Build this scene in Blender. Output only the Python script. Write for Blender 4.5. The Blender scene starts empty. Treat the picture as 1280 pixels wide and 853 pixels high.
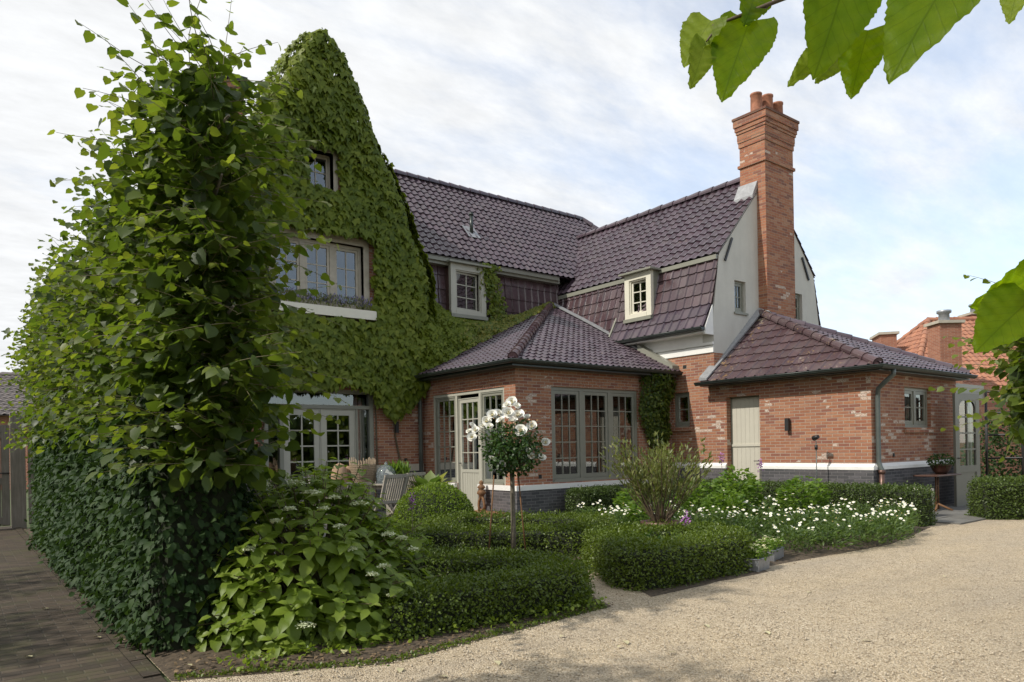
import bpy, bmesh, math, random
import numpy as np
from mathutils import Matrix, Vector
R = math.radians
rng = np.random.default_rng(7)
random.seed(7)
scene = bpy.context.scene
COL = scene.collection

# ------------------------------------------------------------------ camera
EYE = 1.38
ANG = R(52.1396)          # heading of the lens, from +X towards +Y
ROLL = -0.0178
fw = Vector((math.cos(ANG), math.sin(ANG), 0))
rt0 = Vector((math.sin(ANG), -math.cos(ANG), 0))
up0 = Vector((0, 0, 1))
rt = rt0 * math.cos(ROLL) + up0 * math.sin(ROLL)
up = up0 * math.cos(ROLL) - rt0 * math.sin(ROLL)
cam_d = bpy.data.cameras.new('camera')
cam = bpy.data.objects.new('camera', cam_d)
COL.objects.link(cam)
m = Matrix((rt, up, -fw)).transposed().to_4x4()
m.translation = Vector((0, 0, EYE))
cam.matrix_world = m
cam_d.sensor_fit = 'HORIZONTAL'
cam_d.sensor_width = 36
cam_d.lens = 36 * 896.82 / 1280
cam_d.shift_y = (560.98 - 426.5) / 1280
cam_d.clip_start = 0.05
cam_d.clip_end = 3000
scene.camera = cam

# ------------------------------------------------------------------ sky, sun, exposure
SUN_EL, SUN_OFF = R(43), R(10)      # sun stands towards -X, turned a little to +Y
SKY = 0.15
w = bpy.data.worlds.new('World')
scene.world = w
w.use_nodes = True
nt = w.node_tree
nt.nodes.clear()
def nn(t, kind, **kw):
    n = t.nodes.new(kind)
    for k, v in kw.items():
        setattr(n, k, v)
    return n
sky = nn(nt, 'ShaderNodeTexSky', sky_type='NISHITA', sun_disc=False)
sky.sun_elevation = SUN_EL
sky.sun_rotation = R(280)
sky.air_density = 1.0
sky.dust_density = 0.6
tc = nn(nt, 'ShaderNodeTexCoord')
# flatten direction onto a cloud layer: (x, y) / (z + k)
sep = nn(nt, 'ShaderNodeSeparateXYZ')
zadd = nn(nt, 'ShaderNodeMath', operation='ADD'); zadd.inputs[1].default_value = 0.22
zmax = nn(nt, 'ShaderNodeMath', operation='MAXIMUM'); zmax.inputs[1].default_value = 0.05
dx = nn(nt, 'ShaderNodeMath', operation='DIVIDE'); dy = nn(nt, 'ShaderNodeMath', operation='DIVIDE')
cmb = nn(nt, 'ShaderNodeCombineXYZ')
L = nt.links.new
L(tc.outputs['Generated'], sep.inputs[0])
L(sep.outputs[2], zadd.inputs[0]); L(zadd.outputs[0], zmax.inputs[0])
L(sep.outputs[0], dx.inputs[0]); L(zmax.outputs[0], dx.inputs[1])
L(sep.outputs[1], dy.inputs[0]); L(zmax.outputs[0], dy.inputs[1])
L(dx.outputs[0], cmb.inputs[0]); L(dy.outputs[0], cmb.inputs[1])
rotm = nn(nt, 'ShaderNodeMapping'); rotm.inputs['Rotation'].default_value = (0, 0, R(35)); rotm.inputs['Scale'].default_value = (1.0, 2.1, 1)
rotm.inputs['Location'].default_value = (3.1, 1.7, 0)
L(cmb.outputs[0], rotm.inputs[0])
n1 = nn(nt, 'ShaderNodeTexNoise'); n1.inputs['Scale'].default_value = 1.5; n1.inputs['Detail'].default_value = 9; n1.inputs['Roughness'].default_value = 0.6; n1.inputs['Distortion'].default_value = 0.25
L(rotm.outputs[0], n1.inputs['Vector'])
n2 = nn(nt, 'ShaderNodeTexNoise'); n2.inputs['Scale'].default_value = 5.0; n2.inputs['Detail'].default_value = 8; n2.inputs['Roughness'].default_value = 0.65
L(rotm.outputs[0], n2.inputs['Vector'])
# the cover is thicker in the direction of (-0.45, 0.9)
side = nn(nt, 'ShaderNodeVectorMath', operation='DOT_PRODUCT'); side.inputs[1].default_value = (-0.79, 0.61, -0.15)
L(tc.outputs['Generated'], side.inputs[0])
s1 = nn(nt, 'ShaderNodeMath', operation='MULTIPLY_ADD'); s1.inputs[1].default_value = 0.36; s1.inputs[2].default_value = 0.10
L(side.outputs['Value'], s1.inputs[0])
s2 = nn(nt, 'ShaderNodeMath', operation='ADD')
L(n1.outputs['Fac'], s2.inputs[0]); L(s1.outputs[0], s2.inputs[1])
s3 = nn(nt, 'ShaderNodeMath', operation='MULTIPLY_ADD'); s3.inputs[1].default_value = 0.22
L(n2.outputs['Fac'], s3.inputs[0]); L(s2.outputs[0], s3.inputs[2])
cr = nn(nt, 'ShaderNodeMapRange', interpolation_type='SMOOTHSTEP')
cr.inputs['From Min'].default_value = 0.42; cr.inputs['From Max'].default_value = 0.80
cr.inputs['To Min'].default_value = 0.50; cr.inputs['To Max'].default_value = 1.0
L(s3.outputs[0], cr.inputs['Value'])
n3 = nn(nt, 'ShaderNodeMapRange'); n3.inputs['From Min'].default_value = 0.3; n3.inputs['From Max'].default_value = 0.7
n3.inputs['To Min'].default_value = 3.4; n3.inputs['To Max'].default_value = 4.15
L(n2.outputs['Fac'], n3.inputs['Value'])
ccol = nn(nt, 'ShaderNodeVectorMath', operation='SCALE'); ccol.inputs[0].default_value = (0.97, 0.985, 1.0)
L(n3.outputs[0], ccol.inputs['Scale'])
mix = nn(nt, 'ShaderNodeMix', data_type='RGBA')
L(cr.outputs[0], mix.inputs['Factor']); L(sky.outputs[0], mix.inputs[6]); L(ccol.outputs[0], mix.inputs[7])
bg = nn(nt, 'ShaderNodeBackground'); bg.inputs['Strength'].default_value = SKY
L(mix.outputs[2], bg.inputs['Color'])
wo = nn(nt, 'ShaderNodeOutputWorld')
L(bg.outputs[0], wo.inputs[0])

sd = bpy.data.lights.new('sun', 'SUN')
sd.energy = 2.4
sd.angle = R(0.9)
sd.color = (1.0, 0.945, 0.86)
sun = bpy.data.objects.new('sun', sd)
COL.objects.link(sun)
sdir = Vector((math.cos(SUN_OFF) * math.cos(SUN_EL), -math.sin(SUN_OFF) * math.cos(SUN_EL), -math.sin(SUN_EL)))
sun.rotation_euler = sdir.to_track_quat('-Z', 'Y').to_euler()
sun.location = (-20, 5, 25)
vs = scene.view_settings
vs.view_transform = 'Standard'; vs.look = 'None'; vs.exposure = 0.78; vs.gamma = 1.0; vs.use_curve_mapping = False

# ------------------------------------------------------------------ node helpers
def mat(name):
    mt = bpy.data.materials.new(name); mt.use_nodes = True
    t = mt.node_tree; t.nodes.clear()
    o = nn(t, 'ShaderNodeOutputMaterial'); p = nn(t, 'ShaderNodeBsdfPrincipled')
    t.links.new(p.outputs[0], o.inputs[0])
    return mt, t, p, o
def noise(t, scale, detail=4, vec=None, rough=0.55):
    n = nn(t, 'ShaderNodeTexNoise'); n.inputs['Scale'].default_value = scale; n.inputs['Detail'].default_value = detail
    n.inputs['Roughness'].default_value = rough
    if vec: t.links.new(vec, n.inputs['Vector'])
    return n
def ramp(t, fac, stops, interp='LINEAR'):
    r = nn(t, 'ShaderNodeValToRGB'); cr = r.color_ramp; cr.interpolation = interp
    while len(cr.elements) < len(stops): cr.elements.new(0.5)
    for e, (p, c) in zip(cr.elements, stops):
        e.position = p; e.color = (*c, 1)
    t.links.new(fac, r.inputs[0])
    return r
def math_(t, op, a, b=None, c=None):
    n = nn(t, 'ShaderNodeMath', operation=op)
    for i, v in enumerate((a, b, c)):
        if v is None: continue
        if hasattr(v, 'is_linked') or hasattr(v, 'links'): t.links.new(v, n.inputs[i])
        else: n.inputs[i].default_value = v
    return n.outputs[0]
def mixc(t, f, a, b, bt='MIX'):
    n = nn(t, 'ShaderNodeMix', data_type='RGBA', blend_type=bt)
    for i, v in ((0, f), (6, a), (7, b)):
        if hasattr(v, 'links'): t.links.new(v, n.inputs[i])
        elif i == 0: n.inputs[0].default_value = v
        else: n.inputs[i].default_value = (*v, 1)
    return n.outputs[2]
def bump(t, p, h, strength=0.5, dist=0.01):
    b = nn(t, 'ShaderNodeBump'); b.inputs['Strength'].default_value = strength; b.inputs['Distance'].default_value = dist
    t.links.new(h, b.inputs['Height']); t.links.new(b.outputs[0], p.inputs['Normal'])
def mrange(t, v, a, b, c=0., d=1.):
    n = nn(t, 'ShaderNodeMapRange'); 
    for i, x in enumerate((a, b, c, d)): n.inputs[i + 1].default_value = x
    t.links.new(v, n.inputs[0]); return n.outputs[0]
def objvec(t):
    return nn(t, 'ShaderNodeTexCoord').outputs['Object']

def simple(name, col, rough=0.5, var=0.12, scale=6, metal=0.0, bmp=0.0, bscale=60, spec=0.5):
    mt, t, p, o = mat(name)
    v = objvec(t)
    n = noise(t, scale, 6, v, 0.65)
    lo = tuple(max(0, c * (1 - var)) for c in col); hi = tuple(min(1, c * (1 + var)) for c in col)
    r = ramp(t, n.outputs['Fac'], [(0.3, lo), (0.7, hi)])
    t.links.new(r.outputs[0], p.inputs['Base Color'])
    p.inputs['Roughness'].default_value = rough; p.inputs['Metallic'].default_value = metal
    p.inputs['Specular IOR Level'].default_value = spec
    if bmp:
        bump(t, p, noise(t, bscale, 5, v).outputs['Fac'], bmp, 0.006)
    return mt

def wood(name, col, rough=.8, var=.35):
    mt, t, p, o = mat(name)
    mp = nn(t, 'ShaderNodeMapping'); mp.inputs['Scale'].default_value = (38, 38, 2.2); t.links.new(objvec(t), mp.inputs[0])
    n = noise(t, 1.0, 7, mp.outputs[0], .7); n2_ = noise(t, 1.7, 4, objvec(t))
    c = ramp(t, n.outputs['Fac'], [(.28, tuple(x * (1 - var) for x in col)), (.72, tuple(min(1, x * (1 + var)) for x in col))]).outputs[0]
    c = mixc(t, mrange(t, n2_.outputs['Fac'], .42, .7, 0, .5), c, tuple(x * y for x, y in zip(col, (.55, .6, .5))))
    t.links.new(c, p.inputs['Base Color']); p.inputs['Roughness'].default_value = rough; p.inputs['Specular IOR Level'].default_value = .25
    bump(t, p, n.outputs['Fac'], .6, .004)
    return mt

def brick(name, tones, mortar, bw=0.225, bh=0.062, mo=0.010, white=0.0, bmp=0.6, rough=0.85):
    mt, t, p, o = mat(name)
    uv = nn(t, 'ShaderNodeUVMap').outputs[0]
    s = nn(t, 'ShaderNodeSeparateXYZ'); t.links.new(uv, s.inputs[0])
    wob = noise(t, 9, 3, uv)
    vv = math_(t, 'ADD', s.outputs[1], math_(t, 'MULTIPLY', math_(t, 'SUBTRACT', wob.outputs['Fac'], .5), 0.006))
    rowf = math_(t, 'DIVIDE', vv, bh); row = math_(t, 'FLOOR', rowf); fv = math_(t, 'FRACT', rowf)
    sh = math_(t, 'MULTIPLY', math_(t, 'MODULO', math_(t, 'ABSOLUTE', row), 2.0), 0.5)
    cf = math_(t, 'ADD', math_(t, 'DIVIDE', s.outputs[0], bw), sh); colm = math_(t, 'FLOOR', cf); fu = math_(t, 'FRACT', cf)
    cv = nn(t, 'ShaderNodeCombineXYZ'); t.links.new(colm, cv.inputs[0]); t.links.new(row, cv.inputs[1])
    wn = nn(t, 'ShaderNodeTexWhiteNoise', noise_dimensions='2D'); t.links.new(cv.outputs[0], wn.inputs['Vector'])
    n = len(tones)
    r = ramp(t, wn.outputs['Value'], [(i / n, c) for i, c in enumerate(tones)], 'CONSTANT')
    grime = noise(t, 14, 6, uv, .7)
    c = mixc(t, mrange(t, grime.outputs['Fac'], .35, .75, 0, .55), r.outputs[0], tuple(x * .62 for x in tones[0]))
    if white:
        sw = nn(t, 'ShaderNodeSeparateColor'); t.links.new(wn.outputs['Color'], sw.inputs[0])
        big = noise(t, 0.9, 3, uv, .6)
        f = math_(t, 'GREATER_THAN', math_(t, 'ADD', big.outputs['Fac'], math_(t, 'MULTIPLY', sw.outputs[1], .62)), white)
        sm = noise(t, 40, 4, uv)
        f = math_(t, 'MULTIPLY', f, mrange(t, sm.outputs['Fac'], .38, .6, .15, .9))
        c = mixc(t, f, c, (0.62, 0.56, 0.48))
    mu, mv = mo / bw, mo / bh
    e1 = mrange(t, fu, mu * .5, mu * 1.3, 1, 0); e2 = mrange(t, fv, mv * .5, mv * 1.3, 1, 0)
    mk = math_(t, 'MAXIMUM', e1, e2)
    mcol = mixc(t, grime.outputs['Fac'], tuple(x * .75 for x in mortar), mortar)
    c = mixc(t, mk, c, mcol)
    stain = noise(t, .7, 5, uv, .6)
    c = mixc(t, mrange(t, stain.outputs['Fac'], .5, .8, 0, .3), c, (.12, .09, .075))
    t.links.new(c, p.inputs['Base Color'])
    p.inputs['Roughness'].default_value = rough; p.inputs['Specular IOR Level'].default_value = .25
    h = math_(t, 'SUBTRACT', math_(t, 'MULTIPLY', grime.outputs['Fac'], .5), mk)
    bump(t, p, h, bmp, 0.008)
    return mt

def tilemat(name, c1, c2, rough=.32, lichen=0.0, coat=0.0, moss=0.0):
    mt, t, p, o = mat(name)
    uv = nn(t, 'ShaderNodeUVMap').outputs[0]
    fl = nn(t, 'ShaderNodeVectorMath', operation='FLOOR'); t.links.new(uv, fl.inputs[0])
    wn = nn(t, 'ShaderNodeTexWhiteNoise', noise_dimensions='2D'); t.links.new(fl.outputs[0], wn.inputs['Vector'])
    c = ramp(t, wn.outputs['Value'], [(0, c1), (.55, tuple((a + b) / 2 for a, b in zip(c1, c2))), (1, c2)]).outputs[0]
    ov = objvec(t)
    g = noise(t, 3.0, 6, ov, .7)
    c = mixc(t, mrange(t, g.outputs['Fac'], .45, .75, 0, .45), c, (.11, .10, .09))
    if lichen:
        l1 = noise(t, 11, 6, ov, .75); l2 = noise(t, .8, 3, ov)
        f = mrange(t, math_(t, 'ADD', l1.outputs['Fac'], math_(t, 'MULTIPLY', l2.outputs['Fac'], .5)), 1.02 - lichen, 1.12 - lichen)
        l3 = noise(t, 2.3, 2, ov)
        lc = mixc(t, mrange(t, l3.outputs['Fac'], .45, .55), (.42, .38, .28), (.34, .21, .07))
        c = mixc(t, math_(t, 'MULTIPLY', f, .85), c, lc)
    t.links.new(c, p.inputs['Base Color'])
    rr = math_(t, 'ADD', rough - .08, math_(t, 'MULTIPLY', wn.outputs['Value'], .16))
    rr = math_(t, 'ADD', rr, mrange(t, g.outputs['Fac'], .4, .75, 0, .2))
    t.links.new(rr, p.inputs['Roughness'])
    p.inputs['Coat Weight'].default_value = coat; p.inputs['Coat Roughness'].default_value = .22
    bump(t, p, noise(t, 45, 4, ov).outputs['Fac'], .25, .006)
    return mt

def leafmat(name, cols, trans=.4, rough=.45, tint=(1.0, 1.0, .5), spec=.4, veins=False):
    mt, t, p, o = mat(name)
    uv = nn(t, 'ShaderNodeUVMap').outputs[0]
    s = nn(t, 'ShaderNodeSeparateXYZ'); t.links.new(uv, s.inputs[0])
    n = len(cols)
    if veins:
        ax = math_(t, 'ABSOLUTE', math_(t, 'SUBTRACT', s.outputs[0], .5))
        k = math_(t, 'ADD', math_(t, 'MULTIPLY', s.outputs[1], 7.5), math_(t, 'MULTIPLY', ax, -6.0))
        kk = math_(t, 'ABSOLUTE', math_(t, 'SUBTRACT', math_(t, 'FRACT', k), .5))
        v1 = mrange(t, kk, .0, .07, 1, 0); v2 = mrange(t, ax, .004, .016, 1, 0)
        v3 = nn(t, 'ShaderNodeTexVoronoi', feature='DISTANCE_TO_EDGE'); v3.inputs['Scale'].default_value = 26
        t.links.new(uv, v3.inputs['Vector'])
        vein = math_(t, 'MAXIMUM', math_(t, 'MAXIMUM', math_(t, 'MULTIPLY', v1, .8), v2), mrange(t, v3.outputs[0], .0, .08, .18, 0))
        g = noise(t, 5, 4, uv)
        c = ramp(t, g.outputs['Fac'], [(.3, cols[0]), (.7, cols[-1])]).outputs[0]
        c = mixc(t, math_(t, 'MULTIPLY', vein, .5), c, tuple(x * .55 for x in cols[0]))
    else:
        c = ramp(t, s.outputs[0], [((i + .0) / max(1, n - 1), cc) for i, cc in enumerate(cols)]).outputs[0]
    t.links.new(c, p.inputs['Base Color'])
    p.inputs['Roughness'].default_value = rough; p.inputs['Specular IOR Level'].default_value = spec
    tr = nn(t, 'ShaderNodeBsdfTranslucent')
    tcx = mixc(t, 1.0, c, tint, 'MULTIPLY')
    br = nn(t, 'ShaderNodeVectorMath', operation='SCALE'); br.inputs['Scale'].default_value = 1.8
    t.links.new(tcx, br.inputs[0]); t.links.new(br.outputs[0], tr.inputs['Color'])
    mx = nn(t, 'ShaderNodeMixShader'); mx.inputs[0].default_value = trans
    t.links.new(p.outputs[0], mx.inputs[1]); t.links.new(tr.outputs[0], mx.inputs[2])
    t.links.new(mx.outputs[0], o.inputs[0])
    if veins: bump(t, p, vein, .25, .0015); p.inputs['Specular IOR Level'].default_value = .2
    return mt

# ------------------------------------------------------------------ materials
M = {}
M['brick'] = brick('red_brick', [(.335, .145, .082), (.37, .17, .098), (.31, .125, .076), (.40, .205, .125), (.34, .155, .095), (.25, .105, .075), (.385, .175, .095)], (.46, .38, .30), mo=.012, white=1.11)
M['brickp'] = brick('grey_plinth_brick', [(.085, .083, .086), (.105, .10, .105), (.07, .07, .074), (.12, .115, .12)], (.22, .21, .21))
M['brickc'] = brick('chimney_brick', [(.37, .155, .085), (.34, .135, .078), (.40, .19, .11), (.30, .115, .072), (.37, .16, .09), (.22, .10, .075), (.41, .22, .14)], (.40, .31, .23), white=1.19)
M['bricko'] = brick('orange_brick', [(.34, .14, .085), (.38, .17, .105), (.30, .12, .075)], (.42, .33, .26))
M['brickold'] = brick('shade_toned_brick', [(.19, .085, .055), (.24, .125, .08), (.16, .07, .05)], (.20, .17, .14))  # tones lowered, the shade on the garden wall is put into the colour
M['paver'] = brick('brick_paver', [(.082, .062, .045), (.066, .051, .038), (.095, .074, .053), (.056, .045, .034)], (.05, .043, .032), bw=.21, bh=.085, mo=.010, bmp=.8, rough=.8)
M['tile'] = tilemat('glazed_tile', (.045, .027, .038), (.078, .050, .065), .28, coat=.35, lichen=.075)
M['tileg'] = tilemat('glossy_tile', (.052, .026, .031), (.090, .053, .058), .20, coat=.55)
M['tilel'] = tilemat('lichen_tile', (.055, .030, .034), (.088, .052, .056), .36, lichen=.165, coat=.2)
M['tileo'] = tilemat('orange_tile', (.29, .12, .07), (.39, .175, .10), .75, lichen=.12)
M['tiled'] = tilemat('dark_tile', (.10, .085, .08), (.14, .12, .11), .7)
M['white'] = simple('white_paint', (.76, .75, .71), .55, .05, 5, bmp=.15)
M['render'] = simple('pale_render', (.53, .515, .46), .8, .06, 2.2, bmp=.3, bscale=40)
_t = M['render'].node_tree; _p = [n for n in _t.nodes if n.type == 'BSDF_PRINCIPLED'][0]; _s = _p.inputs['Base Color'].links[0].from_socket
_mp = nn(_t, 'ShaderNodeMapping'); _mp.inputs['Scale'].default_value = (3.2, 3.2, .35); _t.links.new(objvec(_t), _mp.inputs[0])
_t.links.new(mixc(_t, mrange(_t, noise(_t, 1.0, 6, _mp.outputs[0], .65).outputs['Fac'], .46, .74, 0, .35), _s, (.40, .38, .33)), _p.inputs['Base Color'])
M['sage'] = simple('sage_paint', (.225, .225, .182), .42, .06, 4)
M['sagelight'] = simple('pale_sage_paint', (.40, .39, .325), .42, .05, 4)
M['cream'] = simple('cream_paint', (.64, .61, .50), .45, .05, 4)
M['door'] = simple('greige_paint', (.50, .475, .395), .45, .04, 3)
M['stone'] = simple('weathered_stone', (.40, .36, .29), .8, .14, 7, bmp=.3)
M['gutter'] = simple('dark_green_metal', (.045, .055, .05), .35, .2, 5, metal=.3)
M['pipe'] = simple('grey_green_metal', (.10, .115, .105), .4, .2, 5, metal=.3)
M['copper'] = simple('brown_metal', (.11, .06, .045), .4, .25, 9, metal=.4)
M['lead'] = simple('lead_sheet', (.30, .305, .31), .5, .2, 8, metal=.35)
M['black'] = simple('black_iron', (.018, .018, .018), .5, .2, 8)
M['rust'] = simple('rusty_iron', (.17, .085, .035), .75, .35, 25, bmp=.5)
M['bark'] = simple('lime_bark', (.15, .13, .095), .85, .3, 14, bmp=.9, bscale=35)
M['twig'] = simple('brown_twig', (.10, .07, .04), .7, .25, 20)
M['gtwig'] = simple('green_stem', (.14, .12, .055), .6, .25, 20)
M['teak'] = wood('weathered_teak', (.34, .305, .26), .75, .28)
M['gatewood'] = wood('weathered_gate_wood', (.17, .15, .12))
M['sagedark'] = simple('deep_sage_paint', (.165, .16, .13), .42, .06, 4)
M['basket'] = simple('wicker', (.24, .18, .115), .8, .25, 40, bmp=.8, bscale=90)
M['clay'] = simple('clay', (.34, .22, .135), .8, .2, 12, bmp=.3)
M['terra'] = simple('terracotta', (.30, .125, .07), .8, .4, 9, bmp=.3)
M['zinc'] = simple('zinc_sheet', (.27, .28, .295), .42, .2, 9, metal=.5)
M['soil'] = simple('soil', (.078, .057, .036), .95, .6, 26, bmp=1.0, bscale=38)
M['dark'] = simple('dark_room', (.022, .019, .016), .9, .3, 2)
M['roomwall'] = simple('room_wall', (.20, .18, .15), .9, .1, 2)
M['curtain'] = simple('blue_grey_curtain', (.27, .30, .36), .9, .1, 3)
M['petal'] = simple('white_petal', (.80, .79, .72), .6, .05, 30)
M['petaly'] = simple('yellow_eye', (.72, .56, .10), .7, .1, 30)
M['petalc'] = simple('cream_petal', (.74, .70, .42), .6, .1, 30)
M['petalp'] = simple('purple_petal', (.33, .12, .36), .6, .2, 30)
M['lavender'] = simple('lavender_bloom', (.17, .15, .26), .8, .3, 30)
M['fade'] = simple('dry_petal', (.50, .33, .16), .7, .2, 30)
M['hydr_fl'] = simple('pale_green_floret', (.58, .62, .38), .6, .2, 40)
M['litter'] = simple('leaf_litter', (.17, .115, .06), .85, .5, 30)
M['dead'] = simple('dry_leaf', (.50, .45, .26), .7, .25, 18)
M['stonepave'] = simple('grey_paving', (.145, .14, .125), .8, .25, 3, bmp=.4)
M['lime'] = leafmat('lime_leaf', [(.040, .070, .012), (.065, .102, .015), (.098, .138, .018), (.165, .20, .030)], .50)
M['limefar'] = M['lime']
M['nearleaf'] = leafmat('lime_leaf_veined', [(.06, .12, .006), (.095, .16, .009)], .72, tint=(1.9, 1.6, .25), veins=True, rough=.4)
M['nearleafy'] = leafmat('young_lime_leaf_veined', [(.15, .21, .02), (.20, .26, .035)], .6, tint=(1.0, 1.0, .4), veins=True, rough=.4)
M['ivy'] = leafmat('creeper_leaf', [(.075, .112, .010), (.110, .150, .013), (.145, .185, .018), (.195, .23, .028)], .34, rough=.5, spec=.25)
M['ivyy'] = leafmat('yellowing_creeper_leaf', [(.09, .14, .02), (.17, .19, .03), (.27, .25, .045)], .35)
M['hedge'] = leafmat('hedge_leaf', [(.022, .046, .015), (.034, .066, .019), (.052, .088, .022)], .22, rough=.6, spec=.22)
M['box'] = leafmat('box_leaf', [(.060, .095, .010), (.095, .140, .014), (.140, .185, .020)], .28, rough=.4)
M['boxball'] = leafmat('bright_box_leaf', [(.10, .165, .014), (.15, .225, .020), (.19, .26, .03)], .3, rough=.45)
M['yew'] = leafmat('yew_needle', [(.035, .060, .012), (.06, .095, .016), (.09, .13, .022)], .2)
M['hydr'] = leafmat('hydrangea_leaf', [(.115, .175, .018), (.16, .23, .026), (.20, .27, .035), (.25, .31, .06)], .42, rough=.45)
M['rose'] = leafmat('rose_leaf', [(.022, .055, .013), (.04, .085, .018), (.06, .11, .02)], .28)
M['olive'] = leafmat('olive_leaf', [(.10, .125, .035), (.15, .17, .05), (.20, .21, .075)], .3)
M['fern'] = leafmat('perennial_leaf', [(.075, .145, .02), (.12, .20, .028), (.165, .25, .04)], .4)
M['daisyleaf'] = leafmat('daisy_leaf', [(.052, .095, .024), (.08, .13, .03), (.11, .165, .04)], .35)
M['hosta'] = leafmat('hosta_leaf', [(.08, .14, .03), (.13, .19, .05), (.33, .33, .13)], .35)
M['blade'] = leafmat('iris_blade', [(.05, .10, .02), (.08, .15, .03)], .3)
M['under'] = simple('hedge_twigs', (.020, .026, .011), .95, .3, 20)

def glass_mat():
    mt, t, p, o = mat('window_glass')
    tr = nn(t, 'ShaderNodeBsdfTransparent'); tr.inputs[0].default_value = (.72, .76, .74, 1)
    gl = nn(t, 'ShaderNodeBsdfGlossy'); gl.inputs['Roughness'].default_value = .015; gl.inputs['Color'].default_value = (.9, .94, .95, 1)
    fr = nn(t, 'ShaderNodeFresnel'); fr.inputs['IOR'].default_value = 2.35
    nz = noise(t, 1.3, 2, objvec(t))
    b = nn(t, 'ShaderNodeBump'); b.inputs['Strength'].default_value = .03; b.inputs['Distance'].default_value = .05
    t.links.new(nz.outputs['Fac'], b.inputs['Height']); t.links.new(b.outputs[0], gl.inputs['Normal'])
    mx = nn(t, 'ShaderNodeMixShader'); t.links.new(fr.outputs[0], mx.inputs[0]); t.links.new(tr.outputs[0], mx.inputs[1]); t.links.new(gl.outputs[0], mx.inputs[2])
    t.links.new(mx.outputs[0], o.inputs[0])
    return mt
M['glass'] = glass_mat()
def gravel_mat():
    mt, t, p, o = mat('gravel')
    v = objvec(t)
    v1 = nn(t, 'ShaderNodeTexVoronoi'); v1.inputs['Scale'].default_value = 105; t.links.new(v, v1.inputs['Vector'])
    s = nn(t, 'ShaderNodeSeparateColor'); t.links.new(v1.outputs['Color'], s.inputs[0])
    c = ramp(t, s.outputs[0], [(0, (.20, .145, .095)), (.2, (.40, .315, .21)), (.55, (.55, .45, .31)), (.8, (.66, .55, .39)), (1, (.74, .65, .50))]).outputs[0]
    b = noise(t, .55, 4, v, .6)
    c = mixc(t, mrange(t, b.outputs['Fac'], .35, .7, 0, .30), c, (.52, .40, .24), 'MIX')
    mpx = nn(t, 'ShaderNodeMapping'); mpx.inputs['Scale'].default_value = (.35, 1.5, 1); mpx.inputs['Rotation'].default_value = (0, 0, R(12)); t.links.new(v, mpx.inputs[0])
    tr_ = noise(t, .8, 4, mpx.outputs[0], .55); c = mixc(t, mrange(t, tr_.outputs['Fac'], .45, .7, 0, .45), c, (.36, .31, .25))
    b2 = noise(t, 3.5, 5, v, .7)
    c = mixc(t, mrange(t, b2.outputs['Fac'], .5, .75, 0, .4), c, (.22, .18, .13))
    t.links.new(c, p.inputs['Base Color']); p.inputs['Roughness'].default_value = .85; p.inputs['Specular IOR Level'].default_value = .2
    h = math_(t, 'ADD', math_(t, 'MULTIPLY', v1.outputs['Distance'], -1.0), math_(t, 'MULTIPLY', noise(t, 30, 4, v).outputs['Fac'], .6))
    bump(t, p, h, 1.0, .012)
    return mt
M['gravel'] = gravel_mat()
M['pebble'] = simple('pebble', (.47, .40, .30), .8, .45, 60)
def ground_mat():
    mt, t, p, o = mat('lawn')
    n = noise(t, .6, 8, objvec(t), .7)
    t.links.new(ramp(t, n.outputs['Fac'], [(.3, (.04, .06, .02)), (.7, (.09, .11, .04))]).outputs[0], p.inputs['Base Color'])
    p.inputs['Roughness'].default_value = .95
    return mt
M['lawn'] = ground_mat()
# moss over the old pavers
t = M['paver'].node_tree; p = [n for n in t.nodes if n.type == 'BSDF_PRINCIPLED'][0]
src = p.inputs['Base Color'].links[0].from_socket
ms = noise(t, 2.2, 7, objvec(t), .7)
t.links.new(mixc(t, mrange(t, ms.outputs['Fac'], .48, .66, 0, .6), src, (.075, .078, .03)), p.inputs['Base Color'])

# ------------------------------------------------------------------ object helpers
def link(o, parent=None):
    COL.objects.link(o)
    if parent is not None:
        o.parent = parent
        if parent.parent is None: o.location = -Vector(parent.location) if parent.get('_abs') else (0, 0, 0)
    return o
def thing(name, label, cat, loc=(0, 0, 0), group=None, absolute=True):
    o = bpy.data.objects.new(name, None); o.empty_display_size = .2
    COL.objects.link(o); o.location = loc
    o['label'] = label; o['category'] = cat
    if group: o['group'] = group
    if absolute: o['_abs'] = 1
    return o
def tag(o, label, cat, group=None):
    o['label'] = label; o['category'] = cat
    if group: o['group'] = group
    return o
def structure(o):
    o['kind'] = 'structure'; return o

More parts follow.
